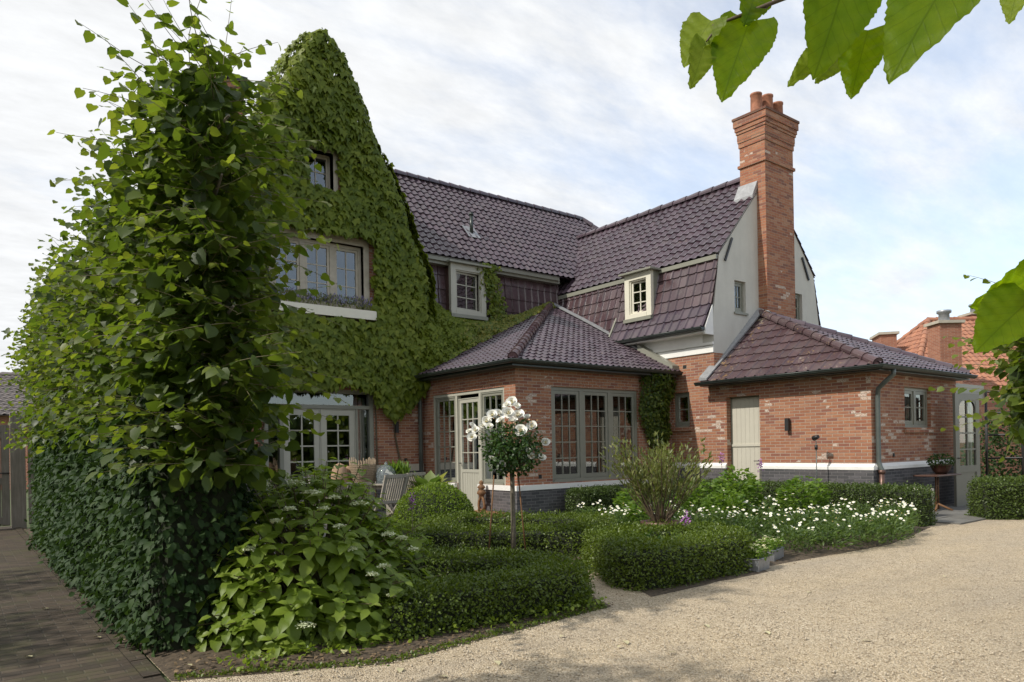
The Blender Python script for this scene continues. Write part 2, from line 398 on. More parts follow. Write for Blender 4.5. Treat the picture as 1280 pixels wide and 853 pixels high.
class MB:
    """collects faces for one mesh"""
    def __init__(s): s.v = []; s.f = []; s.uv = []; s.sm = []
    def poly(s, pts, uv=None, smooth=False):
        b = len(s.v); s.v += [tuple(p) for p in pts]; s.f.append(list(range(b, b + len(pts)))); s.uv.append(uv); s.sm.append(smooth)
    def box(s, x0, x1, y0, y1, z0, z1):
        P = [(x0, y0, z0), (x1, y0, z0), (x1, y1, z0), (x0, y1, z0), (x0, y0, z1), (x1, y0, z1), (x1, y1, z1), (x0, y1, z1)]
        s.hexa(P)
    def hexa(s, P):
        for f in ((0, 3, 2, 1), (4, 5, 6, 7), (0, 1, 5, 4), (1, 2, 6, 5), (2, 3, 7, 6), (3, 0, 4, 7)):
            s.poly([P[i] for i in f])
    def bar(s, p, q, w, h, up=(0, 0, 1)):
        p = Vector(p); q = Vector(q); d = (q - p).normalized(); u = Vector(up)
        sd = d.cross(u)
        if sd.length < 1e-4: sd = d.cross(Vector((1, 0, 0)))
        sd.normalize(); u = sd.cross(d).normalized()
        a = sd * w / 2; b = u * h / 2
        s.hexa([p - a - b, p + a - b, q + a - b, q - a - b, p - a + b, p + a + b, q + a + b, q - a + b])
    def tube(s, pts, rad, n=8, cap=True):
        pts = [Vector(p) for p in pts]
        rad = rad if hasattr(rad, '__len__') else [rad] * len(pts)
        b = len(s.v); prev = None
        for i, p in enumerate(pts):
            d = (pts[min(i + 1, len(pts) - 1)] - pts[max(i - 1, 0)]).normalized()
            u = Vector((0, 0, 1)) if abs(d.z) < .95 else Vector((1, 0, 0))
            if prev is not None:
                a = (prev - d * prev.dot(d))
                a = a.normalized() if a.length > 1e-5 else d.cross(u).normalized()
            else: a = d.cross(u).normalized()
            prev = a; c = d.cross(a)
            for k in range(n):
                t = 2 * math.pi * k / n
                s.v.append(tuple(p + (a * math.cos(t) + c * math.sin(t)) * rad[i]))
        for i in range(len(pts) - 1):
            for k in range(n):
                k2 = (k + 1) % n
                s.f.append([b + i * n + k, b + i * n + k2, b + (i + 1) * n + k2, b + (i + 1) * n + k]); s.uv.append(None); s.sm.append(True)
        if cap:
            s.f.append([b + k for k in range(n)][::-1]); s.uv.append(None); s.sm.append(False)
            e = b + (len(pts) - 1) * n
            s.f.append([e + k for k in range(n)]); s.uv.append(None); s.sm.append(False)
    def lathe(s, prof, n=20, c=(0, 0, 0)):
        b = len(s.v)
        for r_, z_ in prof:
            for k in range(n):
                t = 2 * math.pi * k / n; s.v.append((c[0] + r_ * math.cos(t), c[1] + r_ * math.sin(t), c[2] + z_))
        for i in range(len(prof) - 1):
            for k in range(n):
                k2 = (k + 1) % n
                s.f.append([b + i * n + k, b + i * n + k2, b + (i + 1) * n + k2, b + (i + 1) * n + k]); s.uv.append(None); s.sm.append(True)
    def build(s, name, m, parent=None, fix=False, bev=0, mats=None):
        me = bpy.data.meshes.new(name)
        me.from_pydata(s.v, [], s.f); me.update()
        if m is not None: me.materials.append(m)
        me.polygons.foreach_set('use_smooth', s.sm)
        if fix or bev:
            bm = bmesh.new(); bm.from_mesh(me)
            bmesh.ops.remove_doubles(bm, verts=bm.verts, dist=1e-5)
            bmesh.ops.recalc_face_normals(bm, faces=bm.faces)
            if bev: bmesh.ops.bevel(bm, geom=bm.edges[:], offset=bev, segments=1, affect='EDGES')
            bm.to_mesh(me); bm.free()
            boxuv(me)
        else:
            boxuv(me, s.uv)
        return link(bpy.data.objects.new(name, me), parent)
def boxuv(me, given=None):
    ul = me.uv_layers.new(name='UVMap')
    nv = len(me.vertices)
    co = np.empty(nv * 3); me.vertices.foreach_get('co', co); co = co.reshape(-1, 3)
    nl = len(me.loops); li = np.empty(nl, int); me.loops.foreach_get('vertex_index', li)
    nf = len(me.polygons); nor = np.empty(nf * 3); me.polygons.foreach_get('normal', nor); nor = np.abs(nor.reshape(-1, 3))
    lt = np.empty(nf, int); me.polygons.foreach_get('loop_total', lt)
    fi = np.repeat(np.arange(nf), lt)
    c = co[li]; n = nor[fi]
    uv = np.empty((nl, 2))
    ax = np.argmax(n + np.array([0, 0, -.25]), 1)
    uv[:, 0] = np.where(ax == 0, c[:, 1], c[:, 0]); uv[:, 1] = np.where(ax == 2, c[:, 1], c[:, 2])
    if given is not None and any(g is not None for g in given):
        ls = np.empty(nf, int); me.polygons.foreach_get('loop_start', ls)
        for i, g in enumerate(given):
            if g is not None: uv[ls[i]:ls[i] + lt[i]] = g
    ul.data.foreach_set('uv', uv.ravel())

def npmesh(name, V, F, m, parent=None, UV=None, smooth=False):
    """V (n,3), F (f,k) equal-sized faces, UV per vertex (n,2)"""
    me = bpy.data.meshes.new(name)
    V = np.asarray(V, np.float32); F = np.asarray(F, np.int32); k = F.shape[1]
    me.vertices.add(len(V)); me.vertices.foreach_set('co', V.ravel())
    me.loops.add(F.size); me.loops.foreach_set('vertex_index', F.ravel())
    me.polygons.add(len(F)); me.polygons.foreach_set('loop_start', np.arange(0, F.size, k, dtype=np.int32))
    me.polygons.foreach_set('loop_total', np.full(len(F), k, np.int32))
    me.polygons.foreach_set('use_smooth', np.full(len(F), smooth))
    if m is not None: me.materials.append(m)
    me.update(calc_edges=True)
    if UV is not None:
        ul = me.uv_layers.new(name='UVMap'); ul.data.foreach_set('uv', np.asarray(UV, np.float32)[F.ravel()].ravel())
    return link(bpy.data.objects.new(name, me), parent)

# leaf templates: vertices (across, along, lift), quads/tris padded to quads
def mirror(mid, side):
    """mid: list of (y, lift) ; side: list of (x, y, lift), same length -> quads both sides"""
    n = len(mid); V = [(0, y, l) for y, l in mid] + [(x, y, l) for x, y, l in side] + [(-x, y, l) for x, y, l in side]
    F = []
    for i in range(n - 1):
        F.append((i, n + i, n + i + 1, i + 1)); F.append((i, i + 1, 2 * n + i + 1, 2 * n + i))
    return np.array(V, float), np.array(F)
T_LIME = mirror([(.10, 0), (.33, -.02), (.66, -.05), (1, -.14)], [(.20, 0, .02), (.46, .22, .07), (.40, .62, .02), (.01, 1, -.14)])
T_HYDR = mirror([(0, 0), (.3, .04), (.7, .0), (1, -.16)], [(.02, 0, 0), (.30, .32, .10), (.25, .68, .05), (.008, 1, -.16)])
T_OVATE = mirror([(0, 0), (.33, .03), (.66, .0), (1, -.12)], [(.02, 0, 0), (.30, .28, .09), (.26, .66, .05), (.01, 1, -.12)])
T_SMALL = mirror([(0, 0), (.5, .0), (1, -.06)], [(.02, 0, 0), (.34, .45, .08), (.01, 1, -.06)])
T_LANCE = mirror([(0, 0), (.5, .04), (1, -.12)], [(.01, 0, 0), (.13, .45, .06), (.005, 1, -.12)])
T_SHRUB = mirror([(0, 0), (.5, .03), (1, -.1)], [(.01, 0, 0), (.17, .5, .06), (.005, 1, -.1)])
T_NEEDLE = (np.array([(0, 0, 0), (.10, .45, .03), (0, 1, 0), (-.10, .45, .03)], float), np.array([(0, 1, 2, 3)]))
T_IVY = (np.array([(0, 0, 0), (.28, -.10, .02), (.56, .26, -.06), (.30, .46, .03), (0, 1, -.16), (-.30, .46, .03), (-.56, .26, -.06), (-.28, -.10, .02), (0, .42, .05)], float),
         np.array([(0, 1, 2, 8), (2, 3, 4, 8), (4, 5, 6, 8), (6, 7, 0, 8)]))
T_PETAL5 = None
def nrm(a): return a / np.maximum(np.linalg.norm(a, axis=1, keepdims=True), 1e-9)
def leaves(P, T, N, S, tmpl, rnd=None):
    V0, F0 = tmpl; n = len(P); k = len(V0)
    T = nrm(np.asarray(T, float)); N = np.asarray(N, float); N = nrm(N - T * np.sum(N * T, 1, keepdims=True)); B = np.cross(T, N)
    S = np.broadcast_to(S, (n,)).reshape(n, 1, 1)
    V = P[:, None, :] + S * (V0[None, :, 0:1] * B[:, None, :] + V0[None, :, 1:2] * T[:, None, :] + V0[None, :, 2:3] * N[:, None, :])
    F = F0[None] + (np.arange(n) * k)[:, None, None]
    rnd = rng.random(n) if rnd is None else rnd
    UV = np.stack([np.repeat(np.clip(rnd, .01, .99), k), np.tile(V0[:, 1], n)], 1)
    return V.reshape(-1, 3), F.reshape(-1, F0.shape[1]), UV
def merge(*parts):
    V, F, U, b = [], [], [], 0
    for v, f, u in parts:
        V.append(v); F.append(f + b); U.append(u); b += len(v)
    return np.concatenate(V), np.concatenate(F), np.concatenate(U)
def leafobj(name, parts, m, parent=None):
    V, F, U = merge(*parts) if isinstance(parts, list) else parts
    return npmesh(name, V, F, m, parent, U, True)
def rv(n, s=1.0): return rng.normal(size=(n, 3)) * s
_k = rng.normal(size=(10, 3)); _ph = rng.random(10) * 6.28
def wob(P, f=1.0):
    P = np.atleast_2d(P); o = np.zeros(len(P))
    for i in range(10):
        o += np.sin(P @ (_k[i] * f * (1 + i * .35)) + _ph[i]) / (1 + i * .35)
    return o / 2.6
def sample(V, F, n):
    """area-weighted points on quads"""
    V = np.asarray(V); F = np.asarray(F)
    Tn = np.concatenate([F[:, [0, 1, 2]], F[:, [0, 2, 3]]]) if F.shape[1] == 4 else F
    a, b, c = V[Tn[:, 0]], V[Tn[:, 1]], V[Tn[:, 2]]
    cr_ = np.cross(b - a, c - a); ar = np.linalg.norm(cr_, axis=1)
    i = rng.choice(len(Tn), n, p=ar / ar.sum())
    u, v = rng.random(n), rng.random(n); f = u + v > 1; u[f] = 1 - u[f]; v[f] = 1 - v[f]
    P = a[i] + u[:, None] * (b - a)[i] + v[:, None] * (c - a)[i]
    return P, nrm(cr_[i])
# ------------------------------------------------------------------ wall, window and roof builders
def P3(axis, pos, a, d, z):
    return (a, pos + d, z) if axis == 'y' else (pos + d, a, z)
def wall(name, parent, m, axis, pos, a0, a1, z0, z1, th=.3, holes=(), clips=()):
    A = sorted({a0, a1, *[h[0] for h in holes], *[h[1] for h in holes]}); Z = sorted({z0, z1, *[h[2] for h in holes], *[h[3] for h in holes]})
    A = [a for a in A if a0 <= a <= a1]; Z = [z for z in Z if z0 <= z <= z1]
    b = MB()
    solid = {}
    for i in range(len(A) - 1):
        for j in range(len(Z) - 1):
            ca, cz = (A[i] + A[i + 1]) / 2, (Z[j] + Z[j + 1]) / 2
            solid[i, j] = not any(h[0] < ca < h[1] and h[2] < cz < h[3] for h in holes)
    for (i, j), s in solid.items():
        if not s: continue
        q = [(A[i], Z[j]), (A[i + 1], Z[j]), (A[i + 1], Z[j + 1]), (A[i], Z[j + 1])]
        b.poly([P3(axis, pos, a, 0, z) for a, z in q]); b.poly([P3(axis, pos, a, th, z) for a, z in q])
        for k, (di, dj) in enumerate(((0, -1), (1, 0), (0, 1), (-1, 0))):
            if not solid.get((i + di, j + dj), False):
                p, r_ = q[k], q[(k + 1) % 4]
                b.poly([P3(axis, pos, p[0], 0, p[1]), P3(axis, pos, r_[0], 0, r_[1]), P3(axis, pos, r_[0], th, r_[1]), P3(axis, pos, p[0], th, p[1])])
    me = bpy.data.meshes.new(name); me.from_pydata(b.v, [], b.f)
    bm = bmesh.new(); bm.from_mesh(me); bmesh.ops.remove_doubles(bm, verts=bm.verts, dist=1e-4)
    for co, no in clips:
        bmesh.ops.bisect_plane(bm, geom=bm.verts[:] + bm.edges[:] + bm.faces[:], plane_co=co, plane_no=no, clear_outer=True)
        ed = [e for e in bm.edges if e.is_boundary]
        if ed: bmesh.ops.holes_fill(bm, edges=ed, sides=0)
    bmesh.ops.recalc_face_normals(bm, faces=bm.faces)
    bm.to_mesh(me); bm.free(); me.materials.append(m); boxuv(me)
    return link(bpy.data.objects.new(name, me), parent)
def boxes(name, parent, m, axis, pos, items):
    if name in ('plinth', 'plinth_band', 'curtain', 'cheek', 'window_surround') and len(items) > 1:
        return [boxes(name, parent, m, axis, pos, [i]) for i in items][0]
    b = MB()
    for a0, a1, d0, d1, z0, z1 in items:
        if axis == 'y': b.box(a0, a1, pos + d0, pos + d1, z0, z1)
        else: b.box(pos + d0, pos + d1, a0, a1, z0, z1)
    return b.build(name, m, parent)
def window(parent, axis, pos, a0, a1, z0, z1, lights, m, fwid=.06, rec=.05, sash=.05, bar=.022, mull=.06, name='window', dep=.07, top=None):
    """lights: list of (width share, columns, rows, low panel height or 0)"""
    it = [(a0, a0 + fwid, rec, rec + dep, z0, z1), (a1 - fwid, a1, rec, rec + dep, z0, z1),
          (a0 + fwid, a1 - fwid, rec, rec + dep, z1 - fwid, z1), (a0 + fwid, a1 - fwid, rec - .015, rec + dep, z0, z0 + fwid)]
    ia, ib = a0 + fwid, a1 - fwid; tot = sum(l[0] for l in lights)
    x = ia; panes = []; pan = []
    for k, (sh, nc, nr, low) in enumerate(lights):
        wdt = (ib - ia - mull * (len(lights) - 1)) * sh / tot
        xa_, xb_ = x, x + wdt; za, zb = z0 + fwid, z1 - fwid
        d0, d1 = rec + .012, rec + dep - .012
        g = .004
        sx0, sx1, sz0, sz1 = xa_ + g, xb_ - g, za + g, zb - g
        it += [(sx0, sx0 + sash, d0, d1, sz0, sz1), (sx1 - sash, sx1, d0, d1, sz0, sz1), (sx0 + sash, sx1 - sash, d0, d1, sz1 - sash, sz1), (sx0 + sash, sx1 - sash, d0, d1, sz0, sz0 + sash + .02)]
        gz0 = sz0 + sash + .02
        if low:
            pan.append((sx0 + sash, sx1 - sash, d0 + .012, d1 - .012, gz0, sz0 + low)); it.append((sx0 + sash, sx1 - sash, d0, d1, sz0 + low, sz0 + low + .07)); gz0 = sz0 + low + .07
        gx0, gx1, gz1 = sx0 + sash, sx1 - sash, sz1 - sash
        for i in range(1, nc):
            c = gx0 + (gx1 - gx0) * i / nc; it.append((c - bar / 2, c + bar / 2, d0 + .008, d1 - .004, gz0, gz1))
        for j in range(1, nr):
            c = gz0 + (gz1 - gz0) * j / nr; it.append((gx0, gx1, d0 + .010, d1 - .006, c - bar / 2, c + bar / 2))
        panes.append((gx0, gx1, gz0, gz1))
        x = xb_
        if k < len(lights) - 1:
            it.append((x, x + mull, rec - .004, rec + dep, za, zb)); x += mull
    fr = boxes(name, parent, m, axis, pos, it)
    for g in panes:
        b = MB(); q = [(g[0], g[2]), (g[1], g[2]), (g[1], g[3]), (g[0], g[3])]
        b.poly([P3(axis, pos, a, rec + dep / 2, z) for a, z in q]); b.build('pane', M['glass'], fr)
    for pz in pan:
        n_ = 7; sub = []
        for i in range(n_):
            s0 = pz[0] + (pz[1] - pz[0]) * i / n_; s1 = pz[0] + (pz[1] - pz[0]) * (i + 1) / n_
            sub.append((s0 + .003, s1 - .003, pz[2], pz[3], pz[4], pz[5]))
        sub.append((pz[0], pz[1], pz[2] + .008, pz[3], pz[4], pz[5]))
        boxes('panel', fr, m, axis, pos, sub)
    return fr
def tiles(name, parent, m, poly, tw=.20, th=.235, roll=.035, step=.028, prof='pan', rise=.0):
    poly = [Vector(p) for p in poly]
    n = (poly[1] - poly[0]).cross(poly[2] - poly[0]).normalized()
    if n.z < 0: n = -n
    h = Vector((0, 0, 1)).cross(n).normalized(); s = n.cross(h)
    o = min(poly, key=lambda p: p.z)
    q = [((p - o).dot(h), (p - o).dot(s)) for p in poly]
    h0, h1 = min(a for a, _ in q), max(a for a, _ in q); s1 = max(b for _, b in q)
    nc = int((h1 - h0) / tw) + 2; nr = int(s1 / th) + 2
    if prof == 'pan':
        fx = [0, .12, .25, .38, .55, .78]; fz = [roll * .35, roll * .9, roll, roll * .55, .0, -.1 * roll]
    else:
        fx = [0, .10, .20, .30, .9]; fz = [0.0, roll, roll, 0.0, 0.0]
    ns = len(fx)
    X = np.concatenate([h0 + (i + np.array(fx)) * tw for i in range(nc)] + [[h0 + nc * tw]])
    Z = np.concatenate([np.tile(fz, nc), [fz[0]]]); U = np.concatenate([i + np.clip(np.array(fx), .03, .97) for i in range(nc)] + [[nc - .03]])
    Y, YZ, VV = [], [], []
    for j in range(nr):
        Y += [j * th, (j + 1) * th]; YZ += [step, 0.0]; VV += [j + .03, j + .97]
    Y = np.array(Y); YZ = np.array(YZ); VV = np.array(VV)
    nx, ny = len(X), len(Y)
    GX, GY = np.meshgrid(X, Y); GZ = Z[None, :] + YZ[:, None] + rise
    jit = np.repeat(np.repeat(rng.normal(size=(nr, nc)) * (.003 if prof == 'pan' else .0008), 2, 0), ns, 1); jit = np.concatenate([jit, jit[:, -1:]], 1)
    GZ = GZ + jit
    P = np.array(o)[None] + GX.reshape(-1, 1) * np.array(h) + GY.reshape(-1, 1) * np.array(s) + GZ.reshape(-1, 1) * np.array(n)
    idx = np.arange(nx * ny).reshape(ny, nx)
    F = np.stack([idx[:-1, :-1], idx[:-1, 1:], idx[1:, 1:], idx[1:, :-1]], -1).reshape(-1, 4)
    UV = np.stack(np.broadcast_arrays(U[None, :], VV[:, None]), -1).reshape(-1, 2)
    ob = npmesh(name, P, F, m, parent, UV)
    me = ob.data; bm = bmesh.new(); bm.from_mesh(me)
    cen = sum(poly, Vector()) / len(poly)
    for i in range(len(poly)):
        a, b = poly[i], poly[(i + 1) % len(poly)]
        no = (b - a).cross(n).normalized()
        if (cen - a).dot(no) > 0: no = -no
        bmesh.ops.bisect_plane(bm, geom=bm.verts[:] + bm.edges[:] + bm.faces[:], plane_co=a + no * .002, plane_no=no, clear_outer=True)
    # a flat underside keeps the light out
    vs_ = [bm.verts.new(p - n * .03) for p in poly]; f = bm.faces.new(vs_)
    bm.to_mesh(me); bm.free()
    return ob
def caps(name, parent, m, p0, p1, r=.10, seg=.36, n=9):
    p0, p1 = Vector(p0), Vector(p1); d = (p1 - p0); Ln = d.length; d.normalize()
    sd = d.cross(Vector((0, 0, 1))).normalized(); u = sd.cross(d)
    k = max(1, round(Ln / seg)); b = MB()
    for i in range(k):
        a = p0 + d * (Ln * i / k - .03); c = p0 + d * (Ln * (i + 1) / k)
        tw_ = random.uniform(-.006, .006)
        for ring in range(1):
            r0, r1 = r * 1.13, r * .92
            q0, q1, q2, q3 = [], [], [], []
            for j in range(n):
                t = math.pi * (j / (n - 1) * 1.16 - .08)
                v = sd * math.cos(t) + u * math.sin(t)
                q0.append(a + v * r0 + u * tw_); q1.append(c + v * r1); q2.append(a + v * (r0 - .02) + u * tw_)
            for j in range(n - 1):
                b.poly([q0[j], q0[j + 1], q1[j + 1], q1[j]], [(i + .2, .2), (i + .3, .2), (i + .3, .8), (i + .2, .8)], True)
                b.poly([q0[j], q2[j], q2[j + 1], q0[j + 1]], [(i + .2, .2)] * 4)
            if i == 0: b.poly(q0, [(.2, .2)] * n)
    return b.build(name, m, parent)
def gutter(name, parent, pts, r=.065, m=None):
    """half-round channel along pts, open side up"""
    b = MB(); n = 7
    pts = [Vector(p) for p in pts]
    rings = []
    for i, p in enumerate(pts):
        d = (pts[min(i + 1, len(pts) - 1)] - pts[max(i - 1, 0)]); 
        d = Vector((d.x, d.y, 0)).normalized(); sd = Vector((d.y, -d.x, 0))
        k = 1.0
        if 0 < i < len(pts) - 1:
            d1 = (pts[i] - pts[i - 1]).normalized(); k = 1 / max(.5, d1.dot(d))
        rings.append([p + sd * r * k * math.cos(math.pi + math.pi * j / (n - 1)) + Vector((0, 0, 1)) * r * math.sin(math.pi + math.pi * j / (n - 1)) for j in range(n)])
    for i in range(len(pts) - 1):
        for j in range(n - 1):
            b.poly([rings[i][j], rings[i][j + 1], rings[i + 1][j + 1], rings[i + 1][j]], None, True)
            e = Vector((0, 0, .0))
    for rg in (rings[0], rings[-1]): b.poly(rg)
    for sgn in (0, -1):
        b.tube([rg[sgn] for rg in rings], .012, 6)
    return b.build(name, m or M['gutter'], parent)
def downpipe(parent, pts, m, r=.045, boot=None):
    b = MB(); b.tube(pts, r, 10)
    z = pts[-1][2]
    o = b.build('downpipe', m, parent)
    if boot:
        c = MB(); c.tube(boot, r * 1.15, 10); c.tube([boot[0], (boot[0][0], boot[0][1], boot[0][2] - .07)], r * 1.4, 10); c.build('pipe_boot', M['copper'], o)
    return o

# ------------------------------------------------------------------ ground
def sheet(name, m, pts, z, kind='structure'):
    b = MB(); b.poly([(x, y, z) for x, y in pts]); o = b.build(name, m); o['kind'] = kind; return o
sheet('ground', M['lawn'], [(-400, -400), (400, -400), (400, 400), (-400, 400)], -.012)
def gridsheet(name, m, x0, x1, y0, y1, z, step, amp, f=1.2):
    nx, ny = int((x1 - x0) / step) + 1, int((y1 - y0) / step) + 1
    X, Y = np.meshgrid(np.linspace(x0, x1, nx), np.linspace(y0, y1, ny))
    P = np.stack([X, Y, X * 0], -1).reshape(-1, 3); P[:, 2] = z + amp * wob(P, f)
    i = np.arange(nx * ny).reshape(ny, nx)
    F = np.stack([i[:-1, :-1], i[:-1, 1:], i[1:, 1:], i[1:, :-1]], -1).reshape(-1, 4)
    o = npmesh(name, P, F, m, None, P[:, :2], True); o['kind'] = 'structure'; return o
gridsheet('gravel_drive', M['gravel'], 1.02, 26, -14, 6.6, .004, .12, .006, 2.5)
sheet('brick_path', M['paver'], [(-2.6, -14), (1.0, -14), (1.0, 17.6), (-2.6, 17.6)], .002)
# the row of edging bricks stands a little proud
b = MB()
y = 4.9
while y < 17.2:
    b.box(.90, 1.0, y + .004, y + .206, -.02, .016 + random.uniform(-.003, .004)); y += .21
o = b.build('path_edging', M['paver']); o['kind'] = 'structure'
# planting soil: long bed under the limes and the parterre, heaped slightly
def soil(name, pts, h, step=.16):
    xs_ = [p[0] for p in pts]; ys_ = [p[1] for p in pts]
    nx, ny = int((max(xs_) - min(xs_)) / step) + 2, int((max(ys_) - min(ys_)) / step) + 2
    bm = bmesh.new(); g = {}
    for i in range(nx):
        for j in range(ny):
            g[i, j] = bm.verts.new((min(xs_) + i * step, min(ys_) + j * step, 0))
    for i in range(nx - 1):
        for j in range(ny - 1): bm.faces.new((g[i, j], g[i + 1, j], g[i + 1, j + 1], g[i, j + 1]))
    V = [Vector((*p, 0)) for p in pts]; c = sum(V, Vector()) / len(V)
    for i in range(len(V)):
        a, d = V[i], V[(i + 1) % len(V)]; no = (d - a).cross(Vector((0, 0, 1))).normalized()
        if (c - a).dot(no) > 0: no = -no
        bmesh.ops.bisect_plane(bm, geom=bm.verts[:] + bm.edges[:] + bm.faces[:], plane_co=a, plane_no=no, clear_outer=True)
    co = np.array([v.co for v in bm.verts]); wv = wob(co, 2.2); wv2 = wob(co + 5, 9)
    for v, a, a2 in zip(bm.verts, wv, wv2):
        dd = min(abs((v.co - V[i]).dot((V[(i + 1) % len(V)] - V[i]).cross(Vector((0, 0, 1))).normalized())) for i in range(len(V)))
        k = min(1, dd / .3); v.co.z = .008 + h * k + k * (.012 * a + .010 * a2)
    me = bpy.data.meshes.new(name); bm.to_mesh(me); bm.free(); me.materials.append(M['soil']); boxuv(me)
    me.polygons.foreach_set('use_smooth', [True] * len(me.polygons))
    o = bpy.data.objects.new(name, me); COL.objects.link(o); o['kind'] = 'structure'; return o
soil('lime_bed', [(1.02, 4.72), (2.2, 4.16), (4.45, 4.36), (4.62, 4.8), (4.0, 6.9), (3.4, 9.0), (1.9, 14.0), (1.02, 17.0)], .03)
soil('rose_bed', [(4.95, 7.0), (6.1, 6.1), (7.9, 7.0), (8.3, 9.4), (6.0, 10.3), (4.2, 9.2)], .03)
soil('corner_bed', [(5.0, 4.4), (6.9, 4.42), (8.0, 5.9), (5.9, 6.2)], .03)
soil('flower_bed', [(7.0, 4.62), (9.9, 4.5), (12.3, 4.95), (12.4, 9.8), (8.0, 8.4), (7.4, 5.6)], .03)
sheet('patio', M['stonepave'], [(3.4, 9.6), (5.0, 9.4), (8.8, 9.0), (8.8, 14.74), (1.9, 14.74)], .010)
b = MB()
for i in range(8):
    for j in range(4):
        x0, y0 = 11.15 + i * .92 + (j % 2) * .3, 4.78 + j * .56
        if x0 > 12.25 or j > 0: b.box(x0, x0 + .905, y0, y0 + .545, -.03, .028 + random.uniform(-.004, .004))
o = b.build('stone_path', M['stonepave']); o['kind'] = 'structure'

# ------------------------------------------------------------------ the house
XA, YA, XS, YS, YW, YG = 13.516, 6.449, 8.801, 11.177, 9.925, 14.75
H = thing('country_house', 'large red brick country house with creeper covered gable and tall chimney', 'house', (11, 13, 0))
house_parts = {}
S2 = math.sqrt(.5)
# creeper-covered gable block
gx = 6.38
gw = wall('gable_wall', H, M['brick'], 'y', YG, 3.85, 8.95, 0, 10.1, .35,
     holes=[(5.02, 7.52, 0, 2.74), (5.25, 7.32, 4.52, 5.97), (5.98, 6.64, 7.08, 7.9)],
     clips=[((8.93, 0, 5.7), Vector((1.72, 0, .98)).normalized()), ((3.83, 0, 5.7), Vector((-1.72, 0, .98)).normalized())])
wall('gable_side_wall', H, M['brick'], 'x', 8.64, YG + .352, 15.85, 0, 5.9, .3)
wall('west_wall', H, M['brick'], 'x', 3.86, YG + .352, 22, 0, 5.6, .3)
def gable_roof(sx):
    pts = [(.0, 10.16), (.9, 8.5), (1.55, 7.3), (2.26, 5.98), (2.62, 5.42)]
    y0, y1 = YG + .02, 22
    for (a, za), (c, zc) in zip(pts[:-1], pts[1:]):
        tiles('gable_roof', H, M['tile'], [(gx + sx * c, y0, zc), (gx + sx * c, y1, zc), (gx + sx * a, y1, za), (gx + sx * a, y0, za)])
gable_roof(1); gable_roof(-1)
caps('ridge_tiles', H, M['tile'], (gx, YG + .3, 10.16), (gx, 22, 10.16))
boxes('plinth', H, M['brickp'], 'y', YG, [(3.8, 5.0, -.05, .06, 0, .9), (7.54, 8.78, -.05, .06, 0, .9)])
boxes('plinth_band', H, M['stone'], 'y', YG, [(3.8, 5.0, -.075, .03, .902, 1.06), (7.54, 8.76, -.075, .03, .902, 1.06)])
# stone surrounds
boxes('window_surround', H, M['stone'], 'y', YG, [(5.13, 5.25, -.03, .12, 4.5, 6.12), (7.32, 7.45, -.03, .12, 4.5, 6.12), (5.25, 7.32, -.035, .12, 5.97, 6.12)])
window(H, 'y', YG, 5.25, 7.32, 4.52, 5.97, [(1, 2, 3, 0)] * 3, M['stone'], fwid=.07, rec=.11, sash=.055, mull=.11)
boxes('window_sill', H, M['cream'], 'y', YG, [(5.12, 7.5, -.26, .10, 4.30, 4.50)])
boxes('window_surround', H, M['stone'], 'y', YG, [(5.88, 5.98, -.02, .2, 7.0, 7.98), (6.64, 6.74, -.02, .2, 7.0, 7.98), (5.98, 6.64, -.02, .2, 7.9, 7.98), (5.98, 6.64, -.04, .2, 7.0, 7.08)])
window(H, 'y', YG, 5.98, 6.64, 7.08, 7.9, [(1, 2, 2, 0)], M['stone'], fwid=.04, rec=.17, sash=.045)
# french doors with side lights and a long fanlight
boxes('door_frame', H, M['sage'], 'y', YG, [(5.02, 5.12, .02, .16, 0, 2.74), (7.42, 7.52, .02, .16, 0, 2.74), (5.12, 7.42, .02, .16, 2.66, 2.74), (5.12, 7.42, .0, .16, 2.32, 2.40),
      (5.36, 5.44, .02, .16, 0, 2.32), (7.08, 7.14, .02, .16, 0, 2.32)])
def pane(parent, axis, pos, a0, a1, d, z0, z1, name='pane', m='glass'):
    b = MB(); b.poly([P3(axis, pos, a, d, z) for a, z in ((a0, z0), (a1, z0), (a1, z1), (a0, z1))]); return b.build(name, M[m], parent)
for a0, a1, z0, z1 in ((5.12, 7.42, 2.40, 2.66), (5.12, 5.36, .02, 2.32), (7.14, 7.42, .02, 2.32)): pane(H, 'y', YG, a0, a1, .10, z0, z1)
for a0, a1 in ((5.445, 6.255), (6.265, 7.075)):
    dr = window(H, 'y', YG, a0, a1, .02, 2.315, [(1, 2, 6, 0)], M['sagelight'], fwid=.02, rec=.03, sash=.115, bar=.03, name='french_door')
    b = MB(); hx = a1 - .07 if a0 < 6 else a0 + .07
    b.tube([(hx, YG + .03, 1.02), (hx, YG - .03, 1.02), (hx - .09, YG - .03, 1.02)], .012, 6); b.build('door_handle', M['black'], dr)
boxes('curtain', H, M['curtain'], 'y', YG, [(7.16 + i * .05, 7.20 + i * .05, .25 + (i % 2) * .03, .30 + (i % 2) * .03, .05, 2.6) for i in range(6)])
boxes('curtain', H, M['curtain'], 'y', YG, [(5.0 + i * .05, 5.04 + i * .05, .45 + (i % 2) * .03, .5 + (i % 2) * .03, 1.7, 2.7) for i in range(12)])
